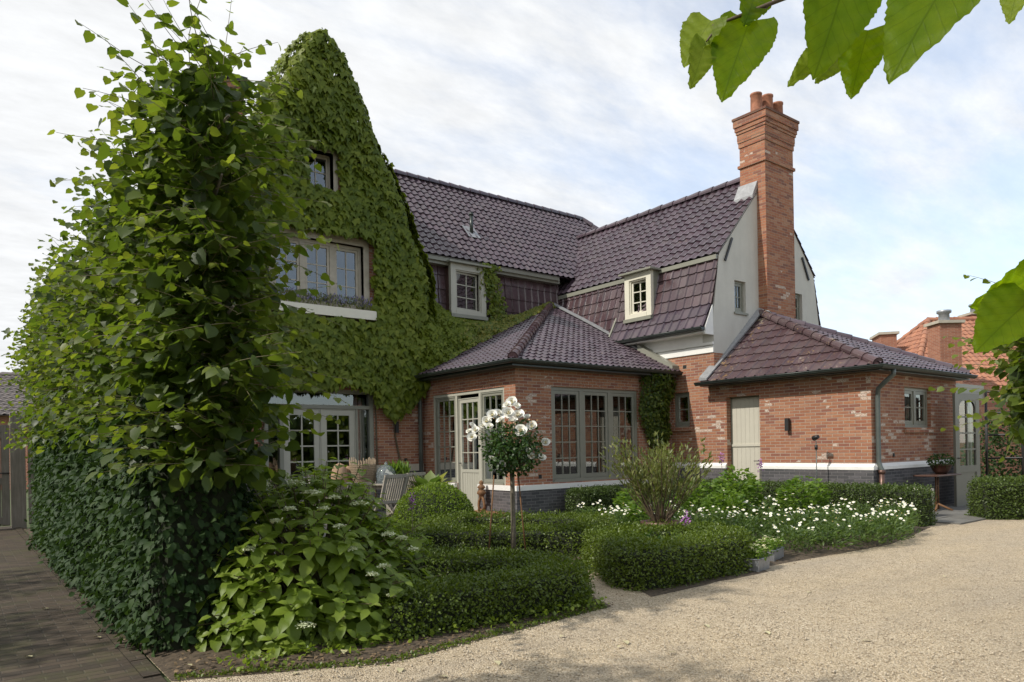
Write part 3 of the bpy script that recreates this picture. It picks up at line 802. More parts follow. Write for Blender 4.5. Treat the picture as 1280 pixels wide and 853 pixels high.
# rooms behind the glass
def room(x0, x1, y0, y1, z0, z1, m='roomwall'):
    b = MB(); b.box(x0, x1, y0, y1, z0, z1); return b
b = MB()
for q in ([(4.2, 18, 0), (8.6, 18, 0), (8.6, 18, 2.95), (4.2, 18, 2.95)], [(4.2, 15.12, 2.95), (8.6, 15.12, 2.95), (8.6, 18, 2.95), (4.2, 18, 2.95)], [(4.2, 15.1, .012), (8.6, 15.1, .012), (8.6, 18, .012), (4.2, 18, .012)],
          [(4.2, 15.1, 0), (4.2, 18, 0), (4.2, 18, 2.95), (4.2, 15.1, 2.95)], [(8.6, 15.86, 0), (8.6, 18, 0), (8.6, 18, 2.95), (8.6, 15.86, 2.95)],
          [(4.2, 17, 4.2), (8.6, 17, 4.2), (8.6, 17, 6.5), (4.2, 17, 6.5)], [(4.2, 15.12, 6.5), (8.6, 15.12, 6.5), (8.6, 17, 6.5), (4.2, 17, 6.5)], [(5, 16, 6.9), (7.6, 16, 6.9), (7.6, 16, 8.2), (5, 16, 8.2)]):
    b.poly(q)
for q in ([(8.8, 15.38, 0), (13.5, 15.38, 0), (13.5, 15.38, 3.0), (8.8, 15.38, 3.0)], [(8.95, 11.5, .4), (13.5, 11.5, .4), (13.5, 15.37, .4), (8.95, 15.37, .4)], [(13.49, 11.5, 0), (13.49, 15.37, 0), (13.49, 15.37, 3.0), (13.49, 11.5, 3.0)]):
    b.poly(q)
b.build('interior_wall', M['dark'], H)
# main wing, set back behind the sunroom
wall('main_wall', H, M['brick'], 'y', 15.42, 8.96, 13.52, 2.0, 6.2, .3)
tiles('tile_hanging', H, M['tileg'], [(8.95, 15.30, 4.0), (13.75, 15.30, 4.0), (13.75, 15.40, 6.12), (8.95, 15.40, 6.12)], tw=.235, th=.36, prof='flat', roll=.030, step=.026)
boxes('cornice', H, M['sage'], 'y', 15.4, [(8.95, 13.62, -.22, .02, 6.02, 6.15), (8.95, 13.55, -.29, -.222, 6.09, 6.2)])
MR = tiles('main_roof', H, M['tile'], [(8.2, 15.08, 6.20), (19.7, 15.08, 6.20), (16.84, 17.6, 9.05), (7.0, 17.6, 9.05)])
tiles('main_roof', H, M['tile'], [(19.7, 15.08, 6.20), (19.7, 20.1, 6.20), (16.84, 17.6, 9.05)])
tiles('main_roof', H, M['tile'], [(19.7, 20.1, 6.2), (7.0, 20.1, 6.2), (7.0, 17.6, 9.05), (16.84, 17.6, 9.05)])
caps('ridge_tiles', MR, M['tile'], (8.0, 17.6, 9.07), (16.86, 17.6, 9.07), .10)
caps('ridge_tiles', MR, M['tile'], (19.7, 15.05, 6.25), (16.84, 17.6, 9.07), .10)
b = MB(); b.tube([(11.15, 15.96, 7.2), (11.15, 15.96, 7.72)], .05, 10); b.tube([(11.15, 15.96, 7.72), (11.15, 15.96, 7.78)], .065, 10)
vp = b.build('roof_vent', M['gutter'], H)
b = MB(); b.poly([(10.95, 15.80, 7.085), (11.35, 15.80, 7.085), (11.35, 16.14, 7.47), (10.95, 16.14, 7.47)]); b.build('lead_flashing', M['lead'], vp)
def dormer(axis, pos, a0, a1, z0, z1, deep, m, cheek, ajar, roof_over=.1):
    t_ = .15; root = boxes('dormer', H, m, axis, pos, [(a0, a0 + t_, 0, .10, z0, z1), (a1 - t_, a1, 0, .10, z0, z1), (a0 + t_, a1 - t_, 0, .10, z1 - t_, z1), (a0 + t_, a1 - t_, -.01, .10, z0, z0 + t_ * .7)])
    boxes('cheek', root, cheek, axis, pos, [(a0 + .012, a0 + .03, .102, deep, z0, z1), (a1 - .03, a1 - .012, .102, deep, z0, z1)])
    boxes('dormer_roof', root, M['sage'], axis, pos, [(a0 - roof_over, a1 + roof_over, -.12, deep, z1 + .002, z1 + .045)])
    boxes('dormer_sill', root, M['sage'], axis, pos, [(a0 - .02, a1 + .02, -.05, deep, z0 - .09, z0 - .002)])
    i0, i1, j0, j1 = a0 + t_, a1 - t_, z0 + t_ * .7, z1 - t_
    # inner frame and a casement standing ajar
    boxes('window_frame', root, m, axis, pos, [(i0, i0 + .03, .03, .09, j0, j1), (i1 - .03, i1, .03, .09, j0, j1), (i0 + .03, i1 - .03, .03, .09, j1 - .03, j1), (i0 + .03, i1 - .03, .03, .09, j0, j0 + .03)])
    i0 += .032; i1 -= .032; j0 += .032; j1 -= .032
    s = MB(); n_ = (i1 - i0); w_ = .045
    def pt(u, v, d):
        # hinged on one jamb
        c, q = math.cos(ajar), math.sin(ajar)
        return P3(axis, pos, i0 + u * c + d * q * 0, .07 + abs(u * q) + d, v) if axis == 'y' else P3(axis, pos, i1 - u * c, .07 + abs(u * q) + d, v)
    def bx(u0, u1, v0, v1, th=.035):
        s.hexa([pt(u0, v0, 0), pt(u1, v0, 0), pt(u1, v0, th), pt(u0, v0, th), pt(u0, v1, 0), pt(u1, v1, 0), pt(u1, v1, th), pt(u0, v1, th)])
    bx(0, w_, j0, j1); bx(n_ - w_, n_, j0, j1); bx(w_, n_ - w_, j1 - w_, j1); bx(w_, n_ - w_, j0, j0 + w_)
    bx(n_ / 2 - .012, n_ / 2 + .012, j0 + w_, j1 - w_, .03)
    for k in (1, 2): bx(w_, n_ - w_, j0 + (j1 - j0) * k / 3 - .012, j0 + (j1 - j0) * k / 3 + .012, .028)
    s.build('casement', m, root)
    g = MB(); g.poly([pt(w_, j0 + w_, .018), pt(n_ - w_, j0 + w_, .018), pt(n_ - w_, j1 - w_, .018), pt(w_, j1 - w_, .018)]); g.build('pane', M['glass'], root)
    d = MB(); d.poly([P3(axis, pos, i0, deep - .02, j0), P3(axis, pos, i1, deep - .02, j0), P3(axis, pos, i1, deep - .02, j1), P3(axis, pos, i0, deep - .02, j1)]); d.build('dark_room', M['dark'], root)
    return root
dormer('y', 15.08, 9.88, 10.96, 4.80, 6.07, .6, M['sagelight'], M['copper'], R(6))
# right wing with its rendered gable
wall('wing_wall', H, M['brick'], 'x', XA, YW + .302, 15.4, 0, 3.46, .3, holes=[(10.63, 11.10, 1.82, 2.62)])
wall('wing_fascia', H, M['white'], 'x', XA, YW + .302, 15.3, 3.462, 4.05, .3)
boxes('fascia_moulding', H, M['white'], 'x', XA, [(YW + .0, 13.0, -.03, -.002, 3.47, 3.62), (YW + .0, 13.0, -.05, -.002, 3.64, 3.70)])
window(H, 'x', XA, 10.63, 11.10, 1.82, 2.62, [(1, 1, 2, 0)], M['sage'], fwid=.05, rec=.06)
boxes('window_sill', H, M['brick'], 'x', XA, [(10.58, 11.16, -.06, .1, 1.72, 1.815)])
cx = 15.78
gl = [((XA, 0, 4.35), Vector((-1, 0, .18)).normalized()), ((2 * cx - XA, 0, 4.35), Vector((1, 0, .18)).normalized()),
      ((13.76, 0, 5.75), Vector((-.74, 0, .665)).normalized()), ((2 * cx - 13.76, 0, 5.75), Vector((.74, 0, .665)).normalized())]
wall('wing_gable_wall', H, M['render'], 'y', YW, XA, 2 * cx - XA, 3.46, 8.05, .3, holes=[(14.33, 14.77, 4.46, 5.2), (16.79, 17.23, 4.46, 5.2)], clips=gl)
wall('wing_gable_base', H, M['brick'], 'y', YW, XA, 2 * cx - XA, 0, 3.458, .3)
b = MB(); b.hexa([(13.22, YW, 3.86), (13.514, YW, 3.86), (13.514, YW + .05, 3.86), (13.22, YW + .05, 3.86), (13.22, YW, 4.02), (13.50, YW, 4.55), (13.50, YW + .05, 4.55), (13.22, YW + .05, 4.02)]); b.build('verge_board', M['white'], H)
for a0, a1 in ((14.33, 14.77), (16.79, 17.23)):
    window(H, 'y', YW, a0, a1, 4.46, 5.2, [(1, 2, 2, 0)], M['sage'], fwid=.05, rec=.07, bar=.02)
    boxes('window_sill', H, M['sage'], 'y', YW, [(a0 - .04, a1 + .04, -.04, .08, 4.41, 4.458)])
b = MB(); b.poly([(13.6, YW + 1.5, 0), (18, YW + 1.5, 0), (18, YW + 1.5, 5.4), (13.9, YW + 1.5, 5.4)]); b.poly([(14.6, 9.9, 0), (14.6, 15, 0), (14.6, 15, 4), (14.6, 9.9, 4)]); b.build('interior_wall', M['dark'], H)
for p, q in (((14.231, YW - .03, 6.147), (13.95, YW - .03, 5.587)), ((17.22, YW - .03, 6.15), (17.52, YW - .03, 5.60))):
    b = MB(); b.bar(p, q, .05, .03, (0, 1, 0)); b.build('wall_anchor', M['black'], H)
WR = tiles('wing_roof', H, M['tile'], [(13.70, YW - .02, 5.72), (13.70, 15.6, 5.72), (cx, 18.0, 8.0), (cx, YW - .02, 8.0)], tw=.215, th=.25)
tiles('wing_roof', H, M['tile'], [(2 * cx - 13.70, YW - .02, 5.72), (2 * cx - 13.70, 16.5, 5.72), (cx, 18.0, 8.0), (cx, YW - .02, 8.0)], tw=.215, th=.25)
caps('ridge_tiles', WR, M['tile'], (cx, YW + .3, 8.02), (cx, 16.7, 8.02), .11, .42)
tiles('wing_mansard', H, M['tileg'], [(13.46, YW + .0, 4.55), (13.46, 12.86, 4.55), (13.74, 12.86, 5.66), (13.74, YW + .0, 5.66)], tw=.235, th=.285, prof='flat', roll=.030, step=.026)
tiles('wing_mansard', H, M['tileg'], [(13.28, 12.86, 3.85), (13.28, 15.4, 3.85), (13.74, 15.4, 5.66), (13.74, 12.86, 5.66)], tw=.235, th=.285, prof='flat', roll=.030, step=.026)
tiles('wing_mansard', H, M['tileg'], [(2 * cx - 13.46, YW, 4.5), (2 * cx - 13.46, 15, 4.5), (2 * cx - 13.74, 15, 5.66), (2 * cx - 13.74, YW, 5.66)], tw=.235, th=.285, prof='flat', roll=.030, step=.026)
tiles('wing_mansard', H, M['tileg'], [(2 * cx - 13.10, YW, 3.3), (2 * cx - 13.10, 15, 3.3), (2 * cx - 13.46, 15, 4.5), (2 * cx - 13.46, YW, 4.5)], tw=.235, th=.285, prof='flat', roll=.030, step=.026)
tiles('wing_eave_roof', H, M['tile'], [(13.17, YW + .02, 4.02), (13.17, 12.84, 4.02), (13.46, 12.84, 4.56), (13.46, YW + .02, 4.56)], tw=.235, th=.30, prof='flat', roll=.030, step=.026)
b = MB(); b.hexa([(13.12, 12.84, 3.90), (13.60, 12.84, 3.9), (13.60, 12.89, 3.9), (13.12, 12.89, 3.9), (13.12, 12.84, 4.06), (13.53, 12.84, 4.80), (13.53, 12.89, 4.80), (13.12, 12.89, 4.06)]); b.build('verge_board', M['sage'], H)
boxes('cornice', H, M['sage'], 'x', 13.72, [(YW + .01, 15.3, -.06, .04, 5.60, 5.70)])
boxes('eave_soffit', H, M['white'], 'x', XA, [(YW + .02, 12.84, -.31, -.002, 3.90, 3.935)])
gutter('gutter', H, [(13.13, 12.95, 4.0), (13.13, YW + .0, 4.0)])
downpipe(H, [(13.14, 12.75, 3.95), (13.2, 12.75, 3.85), (13.34, 12.75, 3.76), (13.42, 12.75, 3.70), (13.42, 12.75, 3.5)], M['pipe'], .04)
dormer('x', 13.38, 11.62, 12.48, 4.56, 5.66, .5, M['cream'], M['sage'], R(9))
# chimney
ch = wall('chimney', H, M['brickc'], 'y', 9.69, 15.295, 16.51, 4.2, 8.12, .69)
def course(z0, z1, e, m='brickc', nm='chimney_course'):
    b = MB(); b.box(15.295 - e, 16.51 + e, 9.69 - e, 10.38 + e, z0, z1); return b.build(nm, M[m], ch)
course(8.122, 8.19, .04); course(8.192, 8.62, .0); course(8.622, 8.74, .02); course(8.742, 8.80, .035); course(8.802, 8.95, .04); course(8.952, 9.02, .06); course(9.022, 9.12, .08); course(9.122, 9.29, .105)
course(9.292, 9.35, .125, 'brickold', 'chimney_cap')
for px, py, hh in ((15.42, 9.98, .44), (15.80, 9.92, .48), (16.20, 9.90, .40)):
    b = MB(); b.lathe([(.15, 9.35), (.145, 9.42), (.135, 9.45), (.13, 9.35 + hh), (.142, 9.36 + hh), (.142, 9.40 + hh), (.11, 9.40 + hh), (.10, 9.36)], 18, (px, py, 0)); b.build('chimney_pot', M['terra'], ch)
b = MB(); b.hexa([(15.08, 9.9, 7.22), (15.31, 9.9, 7.54), (15.31, 10.42, 7.54), (15.08, 10.42, 7.22), (15.08, 9.9, 7.33), (15.285, 9.9, 7.70), (15.285, 10.42, 7.70), (15.08, 10.42, 7.33)]); b.build('lead_flashing', M['lead'], ch)
# chimney behind the creeper gable
ch2 = wall('chimney', H, M['brickc'], 'y', 19.6, 5.3, 6.3, 8.6, 11.35, .7)
b = MB(); b.box(5.22, 6.38, 19.52, 20.38, 11.352, 11.5); b.build('chimney_cap', M['black'], ch2)
# sunroom
wall('sunroom_wall', H, M['brick'], 'x', XS, YS + .302, YG + .2, 0, 3.02, .3, holes=[(11.55, 14.29, .64, 2.64), (12.46, 13.31, 0, .66)])
wall('sunroom_wall', H, M['brick'], 'y', YS, XS, XA - .002, 0, 3.02, .3, holes=[(9.735, 12.36, .66, 2.65)])
boxes('plinth', H, M['brickp'], 'x', XS, [(YS - .05, 12.45, -.05, -.002, 0, .535), (13.32, 14.7, -.05, -.002, 0, .535)])
boxes('plinth_band', H, M['white'], 'x', XS, [(YS - .07, 12.45, -.07, .06, .537, .638), (13.32, 14.7, -.07, .06, .537, .638)])
boxes('plinth', H, M['brickp'], 'y', YS, [(XS - .048, 13.5, -.048, -.002, 0, .535)])
boxes('plinth_band', H, M['white'], 'y', YS, [(XS + .07, 13.5, -.068, .06, .539, .64)])
boxes('door_frame', H, M['sagelight'], 'x', XS, [(11.55, 14.29, .02, .12, 2.575, 2.64), (11.55, 11.61, .02, .12, .64, 2.573), (14.23, 14.29, .02, .12, .64, 2.573), (12.40, 12.47, .02, .12, .02, 2.573), (13.30, 13.37, .02, .12, .02, 2.573)])
window(H, 'x', XS, 13.372, 14.228, .645, 2.57, [(1, 3, 5, 0)], M['sage'], fwid=.03, rec=.03, sash=.05)
window(H, 'x', XS, 11.612, 12.398, .645, 2.57, [(1, 3, 5, 0)], M['sage'], fwid=.03, rec=.03, sash=.05)
sdoor = window(H, 'x', XS, 12.472, 13.298, .03, 2.50, [(1, 3, 4, .82)], M['sagelight'], fwid=.02, rec=.05, sash=.075, name='sunroom_door')
b = MB(); b.tube([(XS + .06, 13.24, 1.08), (XS - .0, 13.24, 1.08), (XS - .0, 13.16, 1.08)], .011, 6); b.build('door_handle', M['black'], sdoor)
window(H, 'y', YS, 9.735, 12.36, .66, 2.65, [(1, 3, 5, 0)] * 3, M['sage'], fwid=.07, rec=.04, sash=.07, mull=.10)
def soldier(name, axis, pos, a0, a1, z0, z1):
    it = []; a = a0
    while a < a1 - .03: it.append((a + .005, min(a + .066, a1), -.004, .05, z0, z1)); a += .072
    return boxes(name, H, M['brick'], axis, pos, it)
soldier('lintel', 'x', XS, 11.5, 14.34, 2.645, 2.85); soldier('lintel', 'y', YS, 9.68, 12.42, 2.655, 2.86)
ex, ey, ez = 8.48, 10.86, 3.10
SR = tiles('sunroom_roof', H, M['tile'], [(ex, ey, ez), (ex, 15.39, ez), (13.5, 15.39, 5.45)], tw=.17, th=.20, roll=.028, step=.024)
tiles('sunroom_roof', H, M['tile'], [(ex, ey, ez), (13.55, ey, ez), (13.55, 15.41, 5.46), (13.5, 15.39, 5.45)], tw=.17, th=.20, roll=.028, step=.024)
caps('ridge_tiles', SR, M['tileg'], (ex + .08, ey + .07, ez + .06), (13.5, 15.39, 5.49), .095, .33)
b = MB()
fl = [(13.37, 11.1, 3.27), (13.37, 12.0, 3.73), (13.36, 12.9, 4.20), (13.36, 13.9, 4.73), (13.37, 15.3, 5.45)]
for p, q in zip(fl[:-1], fl[1:]):
    b.hexa([(p[0] - .07, p[1], p[2] + .02), (p[0] + .07, p[1], p[2] + .02), (q[0] + .07, q[1], q[2] + .02), (q[0] - .07, q[1], q[2] + .02), (p[0] - .07, p[1], p[2] + .05), (p[0] + .07, p[1], p[2] + .07), (q[0] + .07, q[1], q[2] + .07), (q[0] - .07, q[1], q[2] + .05)])
b.build('lead_flashing', M['lead'], SR)
b = MB(); b.hexa([(13.28, 10.92, 3.12), (13.512, 10.92, 3.12), (13.512, 12.0, 3.72), (13.28, 12.0, 3.72), (13.28, 10.92, 3.26), (13.512, 10.92, 3.26), (13.512, 12.0, 3.88), (13.28, 12.0, 3.88)]); b.build('verge_board', M['sage'], SR)
boxes('fascia', H, M['gutter'], 'x', XS, [(ey + .06, 15.0, -.27, -.25, 3.016, 3.14)]); boxes('fascia', H, M['gutter'], 'y', YS, [(ex + .06, 13.4, -.265, -.245, 3.013, 3.14)])
boxes('eave_soffit', H, M['gutter'], 'x', XS, [(ey + .02, 15.0, -.30, -.004, 2.99, 3.015)])
boxes('eave_soffit', H, M['gutter'], 'y', YS, [(ex + .02, 13.4, -.30, -.004, 2.985, 3.012)])
gutter('gutter', H, [(ex - .05, 15.1, ez - .01), (ex - .05, ey - .05, ez - .01), (13.45, ey - .05, ez - .01)], .06)
downpipe(H, [(ex - .05, 14.9, 3.02), (8.5, 14.85, 2.85), (8.66, 14.66, 2.65), (8.68, 14.66, 2.5), (8.68, 14.66, 0.02)], M['pipe'], .05)
# side annex
wall('annex_wall', H, M['brick'], 'x', XA, YA + .302, YW - .002, 0, 2.72, .3, holes=[(8.80, 9.62, 0, 2.43)])
wall('annex_wall', H, M['brick'], 'y', YA, XA, 17.1, 0, 2.72, .3, holes=[(14.9, 16.1, 1.66, 2.47)])
wall('annex_wall', H, M['brick'], 'x', 17.1, YA, YW - .002, 0, 2.72, .3)
boxes('plinth', H, M['brickp'], 'x', XA, [(YA - .05, 8.79, -.05, -.002, 0, .858), (9.63, 11.12, -.05, -.002, 0, .858)])
boxes('plinth', H, M['brickp'], 'y', YA, [(XA - .048, 17.1, -.048, -.002, 0, .858)])
def band(axis, pos, a0, a1, z0, z1, e=.06):
    b = MB()
    P = [(a0, 0, z0), (a1, 0, z0), (a1, -e, z0), (a0, -e, z0), (a0, 0, z1), (a1, 0, z1), (a1, -e, z1 - .06), (a0, -e, z1 - .06)]
    b.hexa([P3(axis, pos, *p) for p in P]); return b.build('plinth_band', M['white'], H, fix=True)
band('x', XA - .002, YA - .06, 8.79, .86, .98); band('x', XA - .002, 9.63, 11.12, .86, .98); band('y', YA - .002, XA + .001, 17.1, .86, .981)
# stable door
it = []
n_ = 7
for i in range(n_):
    a0 = 8.83 + (.76) * i / n_; a1 = 8.83 + .76 * (i + 1) / n_
    it += [(a0 + .002, a1 - .002, .17, .215, .02, 1.33), (a0 + .002, a1 - .002, .17, .215, 1.375, 2.40)]
sdr = boxes('stable_door', H, M['door'], 'x', XA, it + [(8.83, 9.59, .178, .22, .02, 2.4), (8.82, 9.60, .148, .178, 1.335, 1.385)])
boxes('door_frame', H, M['sage'], 'x', XA, [(8.80, 8.828, .15, .25, 0, 2.43), (9.592, 9.62, .15, .25, 0, 2.43), (8.828, 9.592, .15, .25, 2.405, 2.43)])
b = MB(); b.tube([(XA + .17, 8.9, 1.02), (XA + .1, 8.9, 1.02), (XA + .1, 9.02, 1.02)], .010, 6); b.build('door_handle', M['black'], sdr)
soldier('lintel', 'x', XA, 8.74, 9.68, 2.435, 2.64)
window(H, 'y', YA, 14.9, 16.1, 1.66, 2.47, [(1, 1, 2, 0)] * 2, M['sage'], fwid=.06, rec=.07, sash=.06, mull=.08)
boxes('window_sill', H, M['brick'], 'y', YA, [(14.85, 16.18, -.05, .1, 1.56, 1.655)])
boxes('curtain', H, M['white'], 'y', YA, [(15.55 + i * .05, 15.59 + i * .05, .35 + (i % 2) * .03, .40 + (i % 2) * .03, 1.6, 2.5) for i in range(10)])
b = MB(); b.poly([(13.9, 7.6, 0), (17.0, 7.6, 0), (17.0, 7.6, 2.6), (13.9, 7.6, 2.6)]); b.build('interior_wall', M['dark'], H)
ax0, ax1, ay, az = 13.2, 17.4, 6.13, 2.78; apx, apz = 15.3, 4.50
AR = tiles('annex_roof', H, M['tilel'], [(ax0, ay, az), (ax0, 10.12, az), (13.2, 10.12, az), (apx, YW, apz)][:2] + [(apx, YW + .02, apz)], tw=.235, th=.30, prof='flat', roll=.022, step=.024)
tiles('annex_roof', H, M['tile'], [(ax0, ay, az), (ax1, ay, az), (apx, YW, apz)], tw=.20, th=.24)
tiles('annex_roof', H, M['tile'], [(ax1, ay, az), (ax1, 10.0, az), (apx, YW, apz)], tw=.20, th=.24)
caps('ridge_tiles', AR, M['tilel'], (ax0 + .07, ay + .08, az + .05), (apx, YW, apz + .04), .095, .36)
caps('ridge_tiles', AR, M['tile'], (ax1 - .07, ay + .08, az + .05), (apx, YW, apz + .04), .095, .36)
b = MB(); p, q = (13.18, 10.09, 2.80), (15.27, 9.91, 4.53)
b.hexa([(p[0], p[1] - .20, p[2] + .02), (p[0], p[1], p[2] + .02), (q[0], q[1], q[2] + .02), (q[0], q[1] - .14, q[2] + .02), (p[0], p[1] - .20, p[2] + .06), (p[0], p[1], p[2] + .10), (q[0], q[1], q[2] + .12), (q[0], q[1] - .14, q[2] + .06)]); b.build('lead_flashing', M['lead'], AR)
b = MB(); b.hexa([(apx - .1, 9.60, 4.46), (16.6, 9.60, 3.62), (16.6, 9.70, 3.62), (apx - .1, 9.70, 4.46), (apx - .1, 9.58, 4.52), (16.6, 9.58, 3.70), (16.6, 9.70, 3.75), (apx - .1, 9.70, 4.56)]); b.build('lead_flashing', M['lead'], AR)
boxes('fascia', H, M['gutter'], 'x', XA, [(ay + .06, 10.1, -.27, -.25, 2.721, 2.83)]); boxes('fascia', H, M['gutter'], 'y', YA, [(ax0 + .06, 17.3, -.265, -.245, 2.719, 2.83)])
boxes('eave_soffit', H, M['gutter'], 'x', XA, [(ay + .02, 10.1, -.30, -.004, 2.69, 2.72)])
boxes('eave_soffit', H, M['gutter'], 'y', YA, [(ax0 + .02, 17.35, -.30, -.004, 2.685, 2.718)])
gutter('gutter', H, [(ax0 - .05, 10.16, az - .01), (ax0 - .05, ay - .05, az - .01), (ax1, ay - .05, az - .01)], .065)
downpipe(H, [(13.62, ay - .05, 2.72), (13.62, ay - .05, 2.62), (13.62, 6.25, 2.48), (13.64, 6.37, 2.38), (13.64, 6.385, 2.2), (13.64, 6.385, 1.02), (13.64, 6.36, .92), (13.64, 6.33, .86), (13.64, 6.33, .8)], M['pipe'], .045, boot=[(13.64, 6.33, .86), (13.64, 6.33, .02)])
# lamps on the walls
for nm, axis, pos, a, z in (('x1', 'x', XA, 8.12, 1.77), ('y1', 'y', YG, 8.06, 1.92)):
    lm = boxes('wall_lamp', H, M['black'], axis, pos, [(a - .04, a + .04, -.10, -.03, z - .13, z + .13), (a - .03, a + .03, -.03, .0, z - .05, z + .05)])
boxes('air_brick', H, M['black'], 'y', YS, [(9.36, 9.44, -.004, .0, .76, .84)]); boxes('air_brick', H, M['black'], 'x', XA, [(10.7, 10.8, -.004, .0, 3.18, 3.26)]); boxes('air_brick', H, M['black'], 'y', YA, [(14.35, 14.40, -.02, .0, 1.09, 1.16)]); boxes('air_brick', H, M['black'], 'y', YG, [(8.28, 8.36, -.004, 0, 1.13, 1.2)])
# grey lean-to beside the annex and its open glazed door
boxes('lean_to', H, M['sage'], 'y', 6.52, [(17.102, 19.2, .0, .08, 2.36, 2.66), (17.102, 17.2, .0, .08, 0, 2.36), (18.35, 18.45, 0, .08, 0, 2.36)])
gd = MB()
def dleaf():
    Wd, Hd = 1.0, 2.36; t_ = .05; L_ = []
    fr = .16
    L_ += [(0, fr, 0, t_, .03, Hd), (Wd - fr, Wd, 0, t_, .03, Hd), (fr, Wd - fr, 0, t_, Hd - .15, Hd), (fr, Wd - fr, 0, t_, .03, .22), (fr, Wd - fr, 0, t_, .72, .86)]
    L_ += [(fr, Wd - fr, .018, t_ - .018, .22, .72)]
    c = Wd / 2; L_ += [(c - .018, c + .018, .005, t_ - .005, .86, Hd - .15)]
    for k in (1, 2, 3): z = .86 + (Hd - .15 - .86) * k / 4; L_ += [(fr, Wd - fr, .006, t_ - .006, z - .015, z + .015)]
    return L_
b = MB()
for a0, a1, d0, d1, z0, z1 in dleaf(): b.box(a0, a1, d0, d1, z0, z1)
# curved spandrels make the arched head
for sx, xx in ((1, .16), (-1, .84)):
    n_ = 6; pts = [(xx, 2.21)]; r_ = .2
    for k in range(n_ + 1):
        t_ = math.pi / 2 * k / n_; pts.append((xx + sx * (r_ - r_ * math.sin(t_)), 2.21 - r_ + r_ * math.cos(t_)))
    pts = [pts[0]] + pts[1:]
    b.poly([(x, .006, z) for x, z in pts]); b.poly([(x, .044, z) for x, z in pts])
doorO = b.build('garden_door', M['sagedark'], H)
ang = math.atan2(5.90 - 6.0, 17.25 - 16.19)
pv = MB(); pv.poly([(.16, .025, .86), (.84, .025, .86), (.84, .025, 2.21), (.16, .025, 2.21)]); pv.build('pane', M['glass'], doorO)
pv = MB(); pv.tube([(.07, 0, 1.02), (.07, -.05, 1.02), (.15, -.05, 1.02)], .011, 6); pv.build('door_handle', M['black'], doorO)
doorO.location = Vector((16.19, 6.02, 0)) - Vector(H.location); doorO.rotation_euler = (0, 0, ang)
# ------------------------------------------------------------------ neighbouring houses far behind
NH = thing('neighbour_house', 'distant house with orange tiled hipped roof behind the annex roof', 'house', (42, 18, 0))
def hip_house(root, c, ang, lx, ly, zw, zr, hip, wm, rm, over=.4, rl=None):
    """box with a hipped roof; local x along the ridge"""
    ca, sa = math.cos(ang), math.sin(ang)
    def W(x, y, z): return (c[0] + x * ca - y * sa, c[1] + x * sa + y * ca, z)
    b = MB()
    for q in (((-lx, -ly), (lx, -ly)), ((lx, -ly), (lx, ly)), ((lx, ly), (-lx, ly)), ((-lx, ly), (-lx, -ly))):
        L_ = math.hypot(q[1][0] - q[0][0], q[1][1] - q[0][1])
        b.poly([W(*q[0], 0), W(*q[1], 0), W(*q[1], zw), W(*q[0], zw)], [(0, 0), (L_, 0), (L_, zw), (0, zw)])
    b.build('wall', wm, root)
    X, Y = lx + over, ly + over
    E_ = [W(-X, -Y, zw - .1), W(X, -Y, zw - .1), W(X, Y, zw - .1), W(-X, Y, zw - .1)]; r0, r1 = W(-lx + hip, 0, zr), W(lx - hip, 0, zr)
    rf = tiles('roof', root, rm, [E_[0], E_[1], r1, r0], tw=.26, th=.34, roll=.04)
    for q in ([E_[2], E_[3], r0, r1], [E_[3], E_[0], r0], [E_[1], E_[2], r1]): tiles('roof', root, rm, q, tw=.26, th=.34, roll=.04)
    for p, q in ((r0, r1), (E_[0], r0), (E_[3], r0), (E_[1], r1), (E_[2], r1)): caps('ridge_tiles', rf, rm, p, q, .14, .45)
    return W, rf
# ridge runs away to the right, seen slope faces the garden
dirr = math.atan2(13.57 - 15.54, 41.2 - 38.66)
na = dirr
ctr = Vector((38.66, 15.54, 0)) + Vector((math.cos(na), math.sin(na), 0)) * 4.4
Wn, nrf = hip_house(NH, (ctr.x, ctr.y), na, 8.0, 5.0, 3.2, 7.45, 3.6, M['bricko'], M['tileo'])
def stack(root, m, x, y, z0, z1, sx, sy, ang, pot=0, capm='stone'):
    b = MB(); ca, sa = math.cos(ang), math.sin(ang)
    def W(u, v, z): return (x + u * ca - v * sa, y + u * sa + v * ca, z)
    def bx(sx, sy, z0, z1): b.hexa([W(-sx, -sy, z0), W(sx, -sy, z0), W(sx, sy, z0), W(-sx, sy, z0), W(-sx, -sy, z1), W(sx, -sy, z1), W(sx, sy, z1), W(-sx, sy, z1)])
    bx(sx, sy, z0, z1); c = b.build('chimney', m, root); b = MB(); bx(sx + .1, sy + .1, z1, z1 + .12); b.build('chimney_cap', M[capm], c)
    if pot:
        b = MB(); b.lathe([(.22, z1 + .12), (.2, z1 + .45), (.28, z1 + .5), (.28, z1 + .6), (.12, z1 + .62)], 14, (x, y, 0)); b.build('chimney_pot', M['zinc'], c)
    return c
stack(NH, M['bricko'], 32.9, 12.6, 2.0, 6.25, .45, .45, na, 1)
stack(NH, M['bricko'], 41.4, 14.4, 5.5, 7.75, .45, .45, na, 1)
NW = thing('brick_outbuilding', 'low orange brick building with a broad chimney peeping over the annex roof', 'house', (36, 18.6, 0))
b = MB(); b.box(33.5, 38, 16.4, 22, 0, 3.4); b.build('wall', M['bricko'], NW)
tiles('roof', NW, M['tileo'], [(33.2, 16.2, 3.3), (38.3, 16.2, 3.3), (38.3, 19, 5.2), (33.2, 19, 5.2)], tw=.26, th=.34, roll=.04)
tiles('roof', NW, M['tileo'], [(33.2, 21.8, 3.3), (38.3, 21.8, 3.3), (38.3, 19, 5.2), (33.2, 19, 5.2)], tw=.26, th=.34, roll=.04)
stack(NW, M['bricko'], 36.9, 16.9, 2.5, 6.65, .36, .85, -.9)
